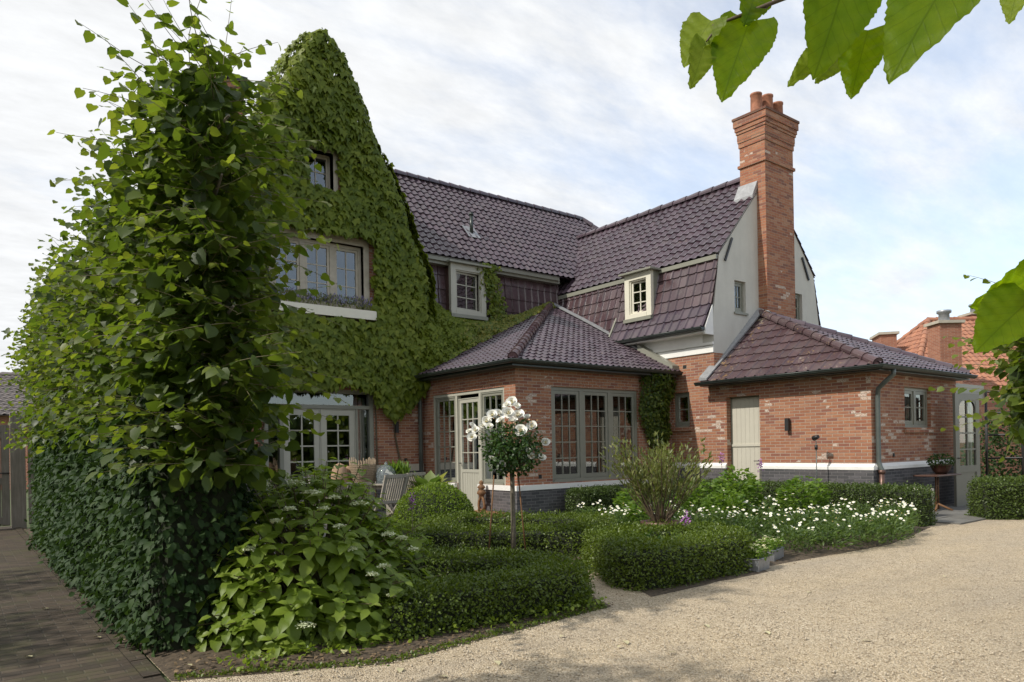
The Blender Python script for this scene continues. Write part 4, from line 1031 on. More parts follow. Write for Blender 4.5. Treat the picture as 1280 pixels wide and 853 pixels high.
LH = thing('neighbour_house', 'distant low house with grey tiled roof beyond the wooden gate', 'house', (2, 40, 0))
Wl, lrf = hip_house(LH, (0.5, 42.5), R(-30), 9.0, 3.5, 3.3, 5.3, 1.5, M['bricko'], M['tiled'])
# ------------------------------------------------------------------ wooden gate
def gate_leaf(label, x0, x1, y, xbrace):
    g = thing('wooden_gate', label, 'gate', ((x0 + x1) / 2, y, 0))
    b = MB(); n_ = max(2, round((x1 - x0) / .13)); w_ = (x1 - x0) / n_
    for i in range(n_): b.box(x0 + i * w_ + .004, x0 + (i + 1) * w_ - .004, y, y + .025, .06, 2.02 + random.uniform(-.004, .004))
    b.build('boards', M['gatewood'], g)
    b = MB()
    for z in (.10, .86, 1.86): b.box(x0 + .02, x1 - .02, y - .045, y - .001, z, z + .13)
    for x in (x0, x1 - .12): b.box(x, x + .12, y - .05, y - .002, .08, 2.0)
    b.bar((x0 + .08, y - .025, .98) if xbrace > 0 else (x1 - .08, y - .025, .98), (x1 - .08, y - .025, 1.84) if xbrace > 0 else (x0 + .08, y - .025, 1.84), .1, .04, (0, 1, 0))
    b.build('gate_frame', M['gatewood'], g)
    b = MB(); hx = x0 + .1 if xbrace < 0 else x1 - .1
    b.tube([(hx - .1, y - .075, 1.08), (hx + .1, y - .075, 1.08)], .012, 6); b.build('latch', M['black'], g)
gate_leaf('grey wooden gate leaf left of the gate post', -1.3, .84, 17.0, 1)
gate_leaf('grey wooden gate leaf between gate post and clipped hedge', 1.14, 2.5, 17.0, -1)
b = MB(); b.box(.86, 1.10, 16.92, 17.14, -.05, 2.25); b.poly([(.86, 16.92, 2.25), (1.10, 16.92, 2.25), (.98, 17.03, 2.29)])
tag(b.build('gate_post', M['gatewood'], None, bev=.012), 'square weathered wooden gate post between the two gate leaves', 'post')

# ------------------------------------------------------------------ creeper on the gable
def ivy_edge(z):
    return np.interp(z, [0, 5.3, 5.6, 7.39, 8.6, 9.5, 10.05, 10.35, 10.5], [2.56, 2.62, 2.56, 1.74, 1.12, .74, .50, .26, .0])
def ivy_bottom(x):
    return np.interp(x, [3.7, 4.9, 5.0, 7.4, 7.6, 7.8, 8.3, 8.5, 8.9, 9.1], [2.0, 2.1, 2.72, 2.78, 2.3, 2.12, 2.2, 2.6, 2.85, 2.9])
CR = thing('creeper', 'dense green creeper covering the tall front gable', 'climbing plant', (6.4, 14.7, 0))
def ivy_front(n):
    x = rng.uniform(3.6, 9.15, n); z = rng.uniform(1.9, 10.55, n)
    P = np.stack([x, np.zeros(n), z], 1)
    e = ivy_edge(z) + .10 * wob(P * 1, 3.5); bt = ivy_bottom(x) + .12 * wob(P + 9, 5)
    ok = (np.abs(x - gx) < e) & (z > bt)
    wb = .05 * wob(P + 3, 6)
    def hole(x0, x1, z0, z1): return (x > x0 + wb) & (x < x1 + wb) & (z > z0 + wb) & (z < z1 + wb)
    ok &= ~hole(6.0, 6.76, 7.08, 7.97) & ~hole(5.1, 7.47, 4.5, 6.13) & ~hole(5.1, 7.53, 4.28, 4.5)
    return x[ok], z[ok], (e - np.abs(x - gx))[ok]
x, z, ed = ivy_front(33000)
n = len(x); P0 = np.stack([x, np.zeros(n), z], 1)
thick = .03 + .20 * (wob(P0, 2.6) * .5 + .5) + .17 * rng.random(n) + .05 * wob(P0 + 7, 9)
y = YG - thick * np.clip(ed / .25 + .35, 0, 1)
P = np.stack([x, y, z], 1)
side = np.clip(1 - ed / .22, 0, 1) * np.sign(x - gx)
N = np.stack([side * 1.1 + rng.normal(size=n) * .38, -np.ones(n) + rng.normal(size=n) * .25, .8 + rng.normal(size=n) * .4], 1)
T = np.stack([rng.normal(size=n) * .38 + side * .3, -.25 * np.ones(n), -1 + rng.normal(size=n) * .25], 1)
tone = np.clip(.42 + .26 * wob(P0, 1.6) + rng.normal(size=n) * .24 + (z > 9.2) * .18 - (side < -.3) * -.2, 0, 1)  # topmost and left-edge leaves lighter, sunlight put into their tone
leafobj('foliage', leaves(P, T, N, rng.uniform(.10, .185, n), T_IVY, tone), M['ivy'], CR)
# edge that rolls over the verge, both sides
n = 5200; z = rng.uniform(2.9, 10.4, n); sg = np.where(rng.random(n) < .62, 1, -1)
e = ivy_edge(z); ey_ = rng.random(n) ** 1.6 * np.where(sg > 0, .5, .9)
P0 = np.stack([sg * 3, ey_, z], 1)
x = gx + sg * (e - .02 + .20 * (wob(P0, 4) * .5 + .5) + .08 * rng.random(n)); P = np.stack([x, YG - .06 + ey_, z], 1)
k = ~((sg > 0) & (z < 3.6))
N = np.stack([sg * 1.0 + rng.normal(size=n) * .3, -.35 + rng.normal(size=n) * .35, .55 + rng.normal(size=n) * .3], 1)
T = np.stack([sg * .35, -.2 + rng.normal(size=n) * .4, -.9 + rng.normal(size=n) * .3], 1)
leafobj('edge_foliage', leaves(P[k], T[k], N[k], rng.uniform(.08, .14, n)[k], T_IVY, np.clip(.6 + rng.normal(size=n) * .2, 0, 1)[k]), M['ivy'], CR)
n = 2600; z = rng.uniform(3.3, 7.6, n); ey_ = rng.random(n) * .75; P0 = np.stack([z * 0, ey_, z], 1)
x = gx + ivy_edge(z) + .03 + .12 * (wob(P0, 4) * .5 + .5) + .06 * rng.random(n); P = np.stack([x, YG - .1 + ey_, z], 1)
leafobj('edge_foliage', leaves(P, np.stack([.3 + 0 * z, rng.normal(size=n) * .4 - .2, -.9 + rng.normal(size=n) * .3], 1), np.stack([1 + 0 * z, -.6 + rng.normal(size=n) * .35, .5 + rng.normal(size=n) * .3], 1), rng.uniform(.10, .16, n), T_IVY, np.clip(.5 + rng.normal(size=n) * .2, 0, 1)), M['ivy'], CR)
# part that runs over the sunroom roof and up beside the dormer
def roofz(x): return 3.10 + (x - 8.48) * 2.35 / 5.02
n = 8600; x = 8.75 + 4.5 * rng.random(n) ** 1.25
top = np.interp(x, [8.7, 9.2, 9.7, 10.4, 11.0, 11.6, 12.1, 13.3], [5.9, 5.25, 4.9, 4.74, 4.78, 4.95, 5.0, 5.5]); u = rng.random(n)
y = 15.22 - (1 - u) * np.interp(x, [8.7, 9.5, 10.4, 11.3, 12.2, 13.3], [1.35, 1.3, .95, .65, .45, .25]) * (.75 + .35 * wob(np.stack([x, x * 0, u], 1), 5)) - .06 * rng.random(n)
zr_ = 3.10 + np.minimum((x - 8.48) * 2.35 / 5.02, (y - 10.86) * 2.35 / 4.53) + .05 + .05 * rng.random(n); z = zr_ + np.maximum(0, top - zr_) * u * np.clip(u * 1.5, 0, 1)
N = np.stack([-.2 + rng.normal(size=n) * .35, -.8 + rng.normal(size=n) * .3, .7 + rng.normal(size=n) * .3], 1); T = np.stack([-.25 + rng.normal(size=n) * .45, -.45 * np.ones(n), -.8 + rng.normal(size=n) * .3], 1)
yel = np.clip((x - 9.3) / 2.2 + rng.normal(size=n) * .15 + (1 - u) * .35, 0, 1)
k = yel > .55
leafobj('edge_foliage', leaves(np.stack([x, y, z], 1)[~k], T[~k], N[~k], rng.uniform(.08, .14, n)[~k], T_IVY, np.clip(.55 + rng.normal(size=n) * .2, 0, 1)[~k]), M['ivy'], CR)
leafobj('yellow_foliage', leaves(np.stack([x, y, z], 1)[k], T[k], N[k], rng.uniform(.05, .10, n)[k], T_IVY), M['ivyy'], CR)
n = 950; z = rng.uniform(4.5, 6.2, n); x = 11.10 + .13 * rng.normal(size=n) + .08 * np.sin(z * 4) + (6.2 - z) * .12; y = 15.12 - .12 * rng.random(n)
m_ = rng.random(n) < .45; N = rv(n, .3) + (0, -1, .4); T = rv(n, .35) + (0, -.2, -1)
P = np.stack([x, y, z], 1)
leafobj('yellow_foliage', leaves(P[m_], T[m_], N[m_], rng.uniform(.05, .10, m_.sum()), T_IVY, np.clip(rng.normal(size=m_.sum()) * .25 + .3, 0, 1)), M['ivyy'], CR)
leafobj('edge_foliage', leaves(P[~m_], T[~m_], N[~m_], rng.uniform(.06, .11, (~m_).sum()), T_IVY), M['ivy'], CR)
b = MB()
for x0 in (4.3, 5.0, 7.7, 8.3, 8.75):
    pts = [(x0, YG - .03, .02)]
    for k in range(9): pts.append((pts[-1][0] + random.uniform(-.09, .09), YG - .03, pts[-1][2] + .42))
    b.tube(pts, [.028 - .002 * i for i in range(10)], 6)
b.build('stem', M['twig'], CR)
# columnar climber where the sunroom meets the wing
CL = thing('climbing_shrub', 'dark green bushy climber in the corner between sunroom and wing', 'climbing plant', (12.9, 11.0, 0))
n = 3600; z = rng.uniform(1.35, 3.16, n); wd = np.interp(z, [1.35, 1.7, 2.4, 2.9, 3.2], [.18, .42, .50, .55, .40])
a = rng.uniform(-1, 1, n); x = 12.86 + wd * a + .08 * np.sin(z * 5); dpt = np.sqrt(np.clip(1 - a * a, 0, 1)) * np.interp(z, [1.3, 2.2, 3.2], [.2, .36, .42]) * (.8 + .25 * wob(np.stack([x, z, z], 1), 6))
y = YS - .05 - dpt * (.55 + .5 * rng.random(n)); N = np.stack([a * .9, -1 + 0 * a, .5 + 0 * a], 1) + rv(n, .4); T = rv(n, .5) + (0, -.4, -.7)
leafobj('foliage', leaves(np.stack([x, y, z], 1), T, N, rng.uniform(.05, .095, n), T_OVATE), M['lime'], CL)
b = MB()
for k in range(5): b.tube([(12.7 + k * .09, YS - .1, 0), (12.65 + k * .1, YS - .12, .8), (12.7 + k * .09, YS - .16, 1.5), (12.6 + k * .13, YS - .2, 2.4)], [.02, .016, .012, .008], 6)
b.build('stem', M['twig'], CL)

# ------------------------------------------------------------------ pleached limes along the path
def lime_tree(name, label, x0, y0, ztop, ntw, nfill, hx=.62, tl=1.0, hy=1.15, zb=1.55, extra=(), fine=1.0, group='pleached limes above the hedge', clear=None, root=None, big=.095):
    t_ = thing(name, label, 'tree', (x0, y0, 0), group)
    b = MB(); pts = [(x0 + .03 * math.sin(k * 1.3), y0 + .03 * math.cos(k * 1.7), k * ztop / 9) for k in range(9)]
    b.tube(pts, [.062 - .0055 * k for k in range(9)], 9); b.build('trunk', M['bark'], t_)
    br = MB()
    for z in np.arange(zb + .1, ztop - .5, .42):
        for s in (-1, 1):
            dz = random.uniform(0, .18)
            br.tube([(x0, y0, z), (x0 + random.uniform(-.1, .1), y0 + s * hy * .5, z + dz * .6), (x0 + random.uniform(-.15, .15), y0 + s * hy, z + dz)], [.024, .016, .008], 5)
    tw = MB(); P, T, N, S, RN, KP = [], [], [], [], [], []
    def twig(p, d, L_, lean=.0, size=1.0, young=.0, keep=False):
        p = Vector(p); d = Vector(d).normalized(); q = [p]; k = max(3, int(L_ / .075))
        cur = d.copy()
        for i in range(k):
            cur = (cur + Vector((random.gauss(0, .06), random.gauss(0, .06), random.gauss(0, .05) - .03 + lean))).normalized(); q.append(q[-1] + cur * (L_ / k))
        if clear is None or keep or bool(clear(np.array([q[-1]]))[0]): tw.tube(q, [.0036 - .0022 * i / k for i in range(k + 1)], 4, False)
        sd = cur.cross(Vector((0, 0, 1)))
        if sd.length < .1: sd = Vector((1, 0, 0))
        sd.normalize()
        for i in range(1, k + 1):
            s = 1 if i % 2 else -1
            out = (cur * .55 + sd * s * .8 + Vector((random.gauss(0, .25), random.gauss(0, .25), -.45 + random.gauss(0, .25)))).normalized()
            pos = q[i] + out * .006
            P.append(pos); T.append(out); N.append(Vector((random.gauss(0, .45), random.gauss(0, .45), 1)) + sd * s * .2)
            KP.append(keep); f = i / k; S.append(big * size * random.uniform(.75, 1.15) * (1 - .45 * f * f)); RN.append(np.clip(random.gauss(.42 + .42 * f * f + young, .17), 0, 1))
    for i in range(ntw):
        z = random.uniform(zb, ztop - .25); k = (z - zb) / (ztop - zb); shr = 1.0 if k < .72 else 1.0 - (k - .72) * 1.9
        s = random.choice((-1, 1)); yy = y0 + random.uniform(-1, 1) * hy * shr; xx = x0 + random.uniform(-.2, .42) * s * hx
        az = random.gauss(0, .85); d = Vector((s * math.cos(az), math.sin(az) * .8 + .25 * (yy - y0), random.uniform(-.15, .55) + .35 * (k > .8)))
        twig((xx, yy, z), d, random.uniform(.3, .72) * (.75 + .25 * shr) * tl)
    for p, d, L_ in extra: twig(p, d, L_, .0, 1.0, .12, True)
    P = np.array(P); T = np.array(T); N = np.array(N); S = np.array(S); RN = np.array(RN)
    n = nfill
    f = np.stack([x0 + rng.normal(size=n) * hx * .42, y0 + rng.uniform(-1, 1, n) * hy, rng.uniform(zb - .1, ztop - .35, n)], 1)
    f[:, 0] += .12 * wob(f, 3)
    kk = np.clip((f[:, 2] - zb) / (ztop - zb), 0, 1); sh = np.where(kk < .72, 1, 1 - (kk - .72) * 2.1); f[:, 1] = y0 + (f[:, 1] - y0) * sh; f[:, 0] = x0 + (f[:, 0] - x0) * sh
    T2 = np.stack([(f[:, 0] - x0) * 1.4, rng.normal(size=n) * .6, -.5 + rng.normal(size=n) * .3], 1) + rv(n, .3); N2 = rv(n, .5) + (0, 0, 1); N2[:, 0] += (f[:, 0] - x0) * .8
    Pa = np.concatenate([P, f]); Ta = np.concatenate([T, T2]); Na = np.concatenate([N, N2]); Sa = np.concatenate([S, rng.uniform(.07, .115, n) * big / .095]); Ra = np.concatenate([RN, np.clip(rng.normal(size=n) * .16 + .28, 0, 1)])
    if clear is not None:
        k = clear(Pa) | np.concatenate([np.array(KP), np.zeros(len(f), bool)]); Pa, Ta, Na, Sa, Ra = Pa[k], Ta[k], Na[k], Sa[k], Ra[k]
    leafobj('crown', leaves(Pa, Ta, Na, Sa, T_LIME, Ra), M['lime'], t_)
    br.build('branch', M['bark'], t_); tw.build('twig', M['gtwig'], t_)
    return t_
LX = 1.28
def dirv(lat, upz, dep=0): v = rt0 * lat + fw * dep + Vector((0, 0, upz)); return v
ex1 = [((LX - .25, 5.6, 3.55), dirv(-1, .35), .62), ((LX - .25, 5.5, 3.25), dirv(-1, .2), .58), ((LX - .1, 5.3, 3.95), dirv(-.25, 1), .75), ((LX + .05, 5.3, 4.0), dirv(.02, 1), .8), ((LX + .2, 5.2, 3.8), dirv(.22, 1), .85),
       ((LX + .15, 5.2, 3.2), dirv(1, .12), .85), ((LX + .15, 5.2, 2.85), dirv(1, .1), .95), ((LX + .15, 5.15, 2.45), dirv(1, .05), .9), ((LX + .2, 5.2, 2.05), dirv(1, .0), .95), ((LX + .15, 5.2, 1.75), dirv(1, -.1), .85), ((LX - .2, 5.6, 2.7), dirv(-1, .2), .75), ((LX - .2, 5.6, 2.2), dirv(-1, .1), .8), ((LX + .15, 5.2, 3.5), dirv(1, .3), .75)]
lime_tree('lime_tree', 'nearest pleached lime, its top shoots rising past the picture edge', 1.40, 5.47, 4.35, 540, 2500, extra=ex1, hx=.50, hy=.66, zb=1.30, big=.108, clear=lambda P: P @ np.array(rt0) > -2.25 - np.interp(P[:, 2], [1.3, 2.0, 2.9, 4.4], [.95, .80, .60, .52]) + .16 * wob(P, 3.5))
lime_tree('lime_tree', 'pleached lime behind the nearest lime, second from the drive', LX, 7.72, 4.1, 430, 3000, hx=.48, tl=.88, clear=lambda P: P[:, 0] > LX - np.interp(P[:, 2], [2.0, 2.9, 3.5], [.95, .80, .44]) + .14 * wob(P, 4))
lime_tree('lime_tree', 'pleached lime in mid row, third from the drive', LX, 10.2, 4.0, 420, 2600, hx=.48, tl=.88, clear=lambda P: P[:, 0] > LX - np.interp(P[:, 2], [2.0, 2.9, 3.5], [.95, .80, .44]) + .14 * wob(P, 4))
lime_tree('lime_tree', 'farthest pleached lime, nearest the wooden gate', LX, 12.7, 4.1, 420, 2600, hx=.48, tl=.88, clear=lambda P: P[:, 0] > LX - np.interp(P[:, 2], [2.0, 2.9, 3.5], [.95, .80, .44]) + .14 * wob(P, 4))

# ------------------------------------------------------------------ clipped hedges
def ribbon(path, wid, h, closed=False, step=.07, nz=.028, taper=.05, freq=5.0, zb=0.0):
    """body of a clipped hedge following path; returns V, F"""
    pts = [Vector((*p, 0)) for p in path]
    if closed: pts.append(pts[0])
    q = []
    for a, c in zip(pts[:-1], pts[1:]):
        k = max(1, int((c - a).length / step))
        for i in range(k): q.append(a + (c - a) * i / k)
    q.append(pts[-1])
    if not closed:
        pass
    prof = []
    for k in range(7): prof.append((-1 + taper * k / 6 * 2, k / 6))
    for k in range(1, 8): prof.append((-1 + taper * 2 + (2 - taper * 4) * k / 8, 1))
    for k in range(6, -1, -1): prof.append((1 - taper * k / 6 * 2, k / 6))
    V = []; nprof = len(prof)
    for i, p in enumerate(q):
        if closed: d = (q[(i + 1) % (len(q) - 1)] - q[(i - 1) % (len(q) - 1)]).normalized()
        else: d = (q[min(i + 1, len(q) - 1)] - q[max(i - 1, 0)]).normalized()
        sd = Vector((-d.y, d.x, 0)); ee = 0 if closed else max(0, 1 - min(i, len(q) - 1 - i) * step / .09)
        for a, z in prof:
            zz = z * h * (1 - .06 * ee) - (.03 * h if abs(a) > .8 and z > .97 else 0)
            V.append(tuple(p + sd * (a * wid / 2 * (1 - .18 * ee)) + Vector((0, 0, zb + zz))))
    V = np.array(V); m_ = len(q); F = []
    for i in range(m_ - 1):
        for k in range(nprof - 1): F.append((i * nprof + k, (i + 1) * nprof + k, (i + 1) * nprof + k + 1, i * nprof + k + 1))
    if not closed:
        for i, fl in ((0, 0), (m_ - 1, 1)):
            for k in range(nprof // 2):
                a = (i * nprof + k, i * nprof + k + 1, i * nprof + nprof - 2 - k, i * nprof + nprof - 1 - k); F.append(a if fl else a[::-1])
    F = np.array(F)
    d = V - V.mean(0); cen = V.copy()
    V = V + np.stack([wob(V, freq), wob(V + 11, freq), wob(V + 23, freq) * .8], 1) * nz
    V[:, 2] = np.maximum(V[:, 2], zb)
    return V, F
def clad(root, V, F, n, m, size, tmpl, droop=.0, spread=.035, inset=.03, name='foliage', tone=None, upw=.45, rand=.55):
    C = V.mean(0)
    P, N = sample(V, F, n)
    # point every normal outward: compare with the nearest body axis
    N = np.where((N[:, 2:3] < -.3), -N, N)
    return P, N
def hedge(label, path, wid, h, n, m, size, tmpl=T_SMALL, closed=False, name='box_hedge', cat='hedge', group=None, droop=.2, nz=.028, freq=5., spread=.03, zb=0.0, tone0=.4, rand=.55):
    cxy = np.mean(np.array(path), 0)
    root = thing(name, label, cat, (cxy[0], cxy[1], 0), group)
    V, F = ribbon(path, wid, h, closed, nz=nz, freq=freq, zb=zb)
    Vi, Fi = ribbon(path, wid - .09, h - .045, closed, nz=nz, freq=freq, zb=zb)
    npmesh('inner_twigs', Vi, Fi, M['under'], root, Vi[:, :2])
    P, N = sample(V, F, n)
    # orient outward using the path
    q = []
    pp = [np.array(p) for p in path] + ([np.array(path[0])] if closed else [])
    for a, c in zip(pp[:-1], pp[1:]):
        for k in np.linspace(0, 1, max(2, int(np.linalg.norm(c - a) / .05))): q.append(a + (c - a) * k)
    q = np.array(q)
    if not closed and len(q) > 14:
        kk = int(wid / 2 / .05); q = q[kk:-kk] if len(q) > 2 * kk + 2 else q
    idx = np.array([np.argmin(((q - p) ** 2).sum(1)) for p in P[:, :2]])
    axis = np.concatenate([q[idx], np.full((n, 1), 0)], 1); axis[:, 2] = np.minimum(P[:, 2], zb + h * .7)
    s = np.sign(np.sum(N * (P - axis), 1)); s[s == 0] = 1; N = N * s[:, None]
    P = P + N * rng.normal(size=(n, 1)) * spread
    T = N * .7 + rv(n, rand) + np.array([0, 0, .35 - droop * 2]); NN = N + rv(n, rand) + np.array([0, 0, .55])
    tone = np.clip(tone0 + .2 * wob(P, 3) + rng.normal(size=n) * .18 , 0, 1)
    leafobj('foliage', leaves(P, T, NN, rng.uniform(.7, 1.25, n) * size, tmpl, tone), m, root)
    return root
hedge('tall dark clipped hedge under the limes beside the brick path', [(1.36, 5.34), (1.36, 9.0), (1.36, 13.9)], .64, 1.72, 46000, M['hedge'], .068, T_OVATE, name='clipped_hedge', droop=.55, nz=.07, freq=3.0, spread=.06, tone0=.35)
# a few low leafy shoots at the near foot of the hedge
g_box = 'low box hedges of the parterre'
hedge('low box hedge nearest the drive, curling round a small bed', [(2.45, 4.72), (4.15, 4.68), (4.40, 4.95), (4.30, 5.5), (3.62, 6.45), (3.1, 7.3)], .46, .33, 34000, M['box'], .027, group=g_box, nz=.022, freq=7, tone0=.35)
hedge('low box hedge round the bed behind the standard rose', [(4.7, 8.35), (6.25, 6.6), (7.55, 7.62), (6.25, 9.4)], .5, .35, 30000, M['box'], .030, closed=True, group=g_box, nz=.022, freq=7, tone0=.5)
hedge('low box hedge with sharp corner beside the two zinc troughs', [(5.28, 4.78), (6.70, 4.78), (7.10, 5.5), (5.95, 5.95)], .5, .40, 34000, M['box'], .027, closed=True, group=g_box, nz=.022, freq=7, tone0=.4)
hedge('low pale box edging between hydrangea and box ball', [(3.55, 8.3), (4.35, 7.3)], .55, .30, 3800, M['boxball'], .030, group=g_box, nz=.03, freq=6, tone0=.25)
hedge('square clipped yew block against the sunroom wall', [(9.85, 10.66), (11.1, 10.66)], .55, .50, 13000, M['yew'], .032, T_SMALL, name='yew_hedge', nz=.014, droop=.1)
hedge('long square yew hedge in front of the annex wall', [(12.42, 5.06), (12.42, 7.4), (12.42, 10.2)], .56, .60, 36000, M['yew'], .032, T_SMALL, name='yew_hedge', nz=.014, droop=.1)
hedge('square yew hedge beside the open glazed door', [(14.28, 4.98), (16.2, 3.2)], .66, .67, 22000, M['yew'], .034, T_SMALL, name='yew_hedge', nz=.014, droop=.1, tone0=.6)
def ball(label, c, r, zs, n, m, size, name='box_ball'):
    root = thing(name, label, 'topiary', (c[0], c[1], 0))
    k = rng.normal(size=(n, 3)); k = nrm(k); k[:, 2] = np.abs(k[:, 2]) * 1.0 - .15 * (rng.random(n) < .3)
    k = nrm(k); rr = r * (1 + .03 * wob(k * 1.0, 4)) + rng.normal(size=n) * .012
    P = np.array([c[0], c[1], c[2]]) + k * rr[:, None] * np.array([1, 1, zs]); P[:, 2] = np.maximum(P[:, 2], .01)
    leafobj('foliage', leaves(P, k * .7 + rv(n, .5) + (0, 0, .3), k + rv(n, .5) + (0, 0, .4), rng.uniform(.7, 1.3, n) * size, T_SMALL), m, root)
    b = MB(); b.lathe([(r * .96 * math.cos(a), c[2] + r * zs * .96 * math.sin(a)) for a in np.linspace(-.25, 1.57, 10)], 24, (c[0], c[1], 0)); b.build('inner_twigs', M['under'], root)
ball('large bright green clipped box dome beside the sunroom door', (6.12, 9.95, .18), .64, 1.0, 11000, M['boxball'], .028)
ball('low bright box mound in front of the patio chairs', (5.0, 9.6, .05), .42, .75, 3500, M['boxball'], .028)

# ------------------------------------------------------------------ hydrangea by the drive
HY = thing('hydrangea_bush', 'big leafy hydrangea with flat pale green flower heads by the drive', 'shrub', (2.45, 5.35, 0))
def hyd():
    P, T, N, S, RN = [], [], [], [], []; st = MB(); heads = []
    c = Vector((2.27, 5.53, .05))
    for i in range(430):
        a = random.uniform(0, 2 * math.pi); e = math.asin(random.uniform(-.02, 1))
        v = Vector((math.cos(a) * math.cos(e), math.sin(a) * math.cos(e), math.sin(e)))
        lr = v.dot(rt0); ra = Vector((.98, .98, 1.22 - .38 * max(0, lr))) * (1 + .14 * float(wob(np.array([[v.x, v.y, v.z]]), 4)[0])) * random.uniform(.80, 1.03)
        tip = c + Vector((v.x * ra.x, v.y * ra.y, max(.05, v.z * ra.z)))
        st.tube([c + Vector((v.x * .15, v.y * .15, 0)), c + Vector((v.x * ra.x * .55, v.y * ra.y * .55, v.z * ra.z * .62 + .03)), tip], [.008, .006, .004], 4, False)
        axis = (v * .7 + Vector((0, 0, .55))).normalized(); s1 = axis.cross(Vector((.3, .5, .1))).normalized(); s2 = axis.cross(s1)
        for lev, (cnt, sz, dr) in enumerate(((2, .075, .35), (2, .125, .12), (2, .145, -.1), (2, .15, -.3))):
            for k in range(cnt):
                t_ = lev * 1.57 + k * math.pi + random.gauss(0, .2); o = s1 * math.cos(t_) + s2 * math.sin(t_)
                d = (o + axis * dr + Vector((0, 0, -.02))).normalized(); base = tip - axis * (.05 * lev)
                P.append(base + o * .012); T.append(d); N.append(axis + o * .2 + Vector((random.gauss(0, .2), random.gauss(0, .2), .55))); S.append(sz * random.uniform(.8, 1.2)); RN.append(np.clip(random.gauss(.45 - .06 * lev, .2), 0, 1))
    leafobj('foliage', leaves(np.array(P), np.array(T), np.array(N), np.array(S), T_HYDR, np.array(RN)), M['hydr'], HY)
    st.build('stem', M['gtwig'], HY)
hyd()
def floret_head(root, c, r, flat=.3):
    n = 150; k = rng.random((n, 2)); rr = np.sqrt(k[:, 0]) * r; a = k[:, 1] * 6.283
    P = np.stack([c[0] + rr * np.cos(a), c[1] + rr * np.sin(a), c[2] + flat * (r - rr ** 2 / r) + rng.normal(size=n) * .004], 1)
    leafobj('flower_head', leaves(P, rv(n, 1) * (1, 1, .3), rv(n, .4) + (0, 0, 1), rng.uniform(.012, .02, n), T_SMALL), M['hydr_fl'], root)
def on_bush(u, v):
    r_ = fw + rt * ((u - 640) / 896.82) + up * ((560.98 - v) / 896.82); c = Vector((2.27, 5.53, .05))
    for s_ in np.linspace(4.0, 8.0, 500):
        p = r_ * s_ + Vector((0, 0, EYE)); q = p - c; k = q.normalized()
        rz = 1.22 - .38 * max(0, k.dot(rt0))
        if (q.x / 1.02) ** 2 + (q.y / 1.02) ** 2 + (q.z / (rz * 1.03)) ** 2 < 1: return p
    return None
for u, v, r in [(383, 786, .075), (480, 712, .055), (466, 722, .05), (490, 748, .04), (424, 662, .05), (370, 608, .085), (390, 620, .08), (450, 634, .08), (352, 598, .06), (485, 672, .06), (503, 676, .05), (518, 690, .045), (330, 610, .06), (418, 626, .055), (528, 758, .04), (300, 604, .05), (405, 640, .05), (345, 655, .045), (312, 690, .04), (440, 690, .045), (362, 640, .05)]:
    p = on_bush(u, v)
    if p is not None: floret_head(HY, tuple(p + Vector((0, 0, .02))), r * .85)

# ------------------------------------------------------------------ standard rose with two stakes
RX, RY = 5.36, 6.90
RS = thing('standard_rose', 'white flowering standard rose on a slim bare stem', 'rose', (RX, RY, 0))
b = MB(); b.tube([(RX, RY, 0), (RX + .01, RY + .01, .5), (RX, RY, 1.0), (RX - .005, RY, 1.2)], [.034, .030, .028, .035], 9); b.build('trunk', M['bark'], RS)
b = MB()
for k in range(26):
    a = random.uniform(0, 6.28); e = random.uniform(.1, 1.3); L_ = random.uniform(.25, .5)
    v = Vector((math.cos(a) * math.cos(e), math.sin(a) * math.cos(e), math.sin(e)))
    b.tube([(RX, RY, 1.15), Vector((RX, RY, 1.15)) + v * L_ * .5 + Vector((0, 0, .03)), Vector((RX, RY, 1.15)) + v * L_], [.009, .006, .004], 5, False)
b.build('branch', M['gtwig'], RS)
n = 2300; k = nrm(rng.normal(size=(n, 3))); r = .40 * rng.random(n) ** .45 * (1 + .25 * wob(k, 4))
P = np.array([RX, RY, 1.36]) + k * r[:, None] * np.array([.92, .92, .80]); ok = P[:, 2] > 1.02
leafobj('crown', leaves(P[ok], rv(ok.sum(), .7) + k[ok] * .5 + (0, 0, -.35), rv(ok.sum(), .5) + k[ok] * .5 + (0, 0, .6), rng.uniform(.035, .062, ok.sum()), T_OVATE), M['rose'], RS)
def bloom_mesh(seed, rad, m):
    rr = np.random.default_rng(seed); V, F, U = [], [], []
    parts = []
    for ring, (cnt, tilt, s) in enumerate(((6, .25, 1.0), (6, .7, .8), (5, 1.15, .55), (4, 1.4, .35))):
        a = np.arange(cnt) / cnt * 6.283 + ring * .5 + rr.normal(size=cnt) * .12
        T_ = np.stack([np.cos(a) * math.cos(tilt), np.sin(a) * math.cos(tilt), np.full(cnt, math.sin(tilt))], 1)
        N_ = np.stack([-np.cos(a) * math.sin(tilt), -np.sin(a) * math.sin(tilt), np.full(cnt, math.cos(tilt))], 1)
        tm = mirror([(0, 0), (.45, -.05), (.85, .05), (1, .14)], [(.12, 0, .02), (.48, .45, .08), (.45, .85, .16), (.12, 1.0, .16)])
        parts.append(leaves(np.zeros((cnt, 3)), T_, N_, rad * s * rr.uniform(.9, 1.1, cnt), tm))
    return merge(*parts)
bl_me = []
for sdd in range(3):
    V, F, U = bloom_mesh(sdd, .060, None); o = npmesh('tmp', V, F, M['petal'], None, U, True); bl_me.append(o.data); bpy.data.objects.remove(o)
yl = MB(); yl.lathe([(.0, .022), (.012, .018), (.014, .008)], 8); yo = yl.build('tmp', M['petaly']); yme = yo.data; bpy.data.objects.remove(yo)
BL = [(5.193, 6.775, 1.957), (5.09, 6.85, 1.80), (5.30, 6.70, 1.82)]
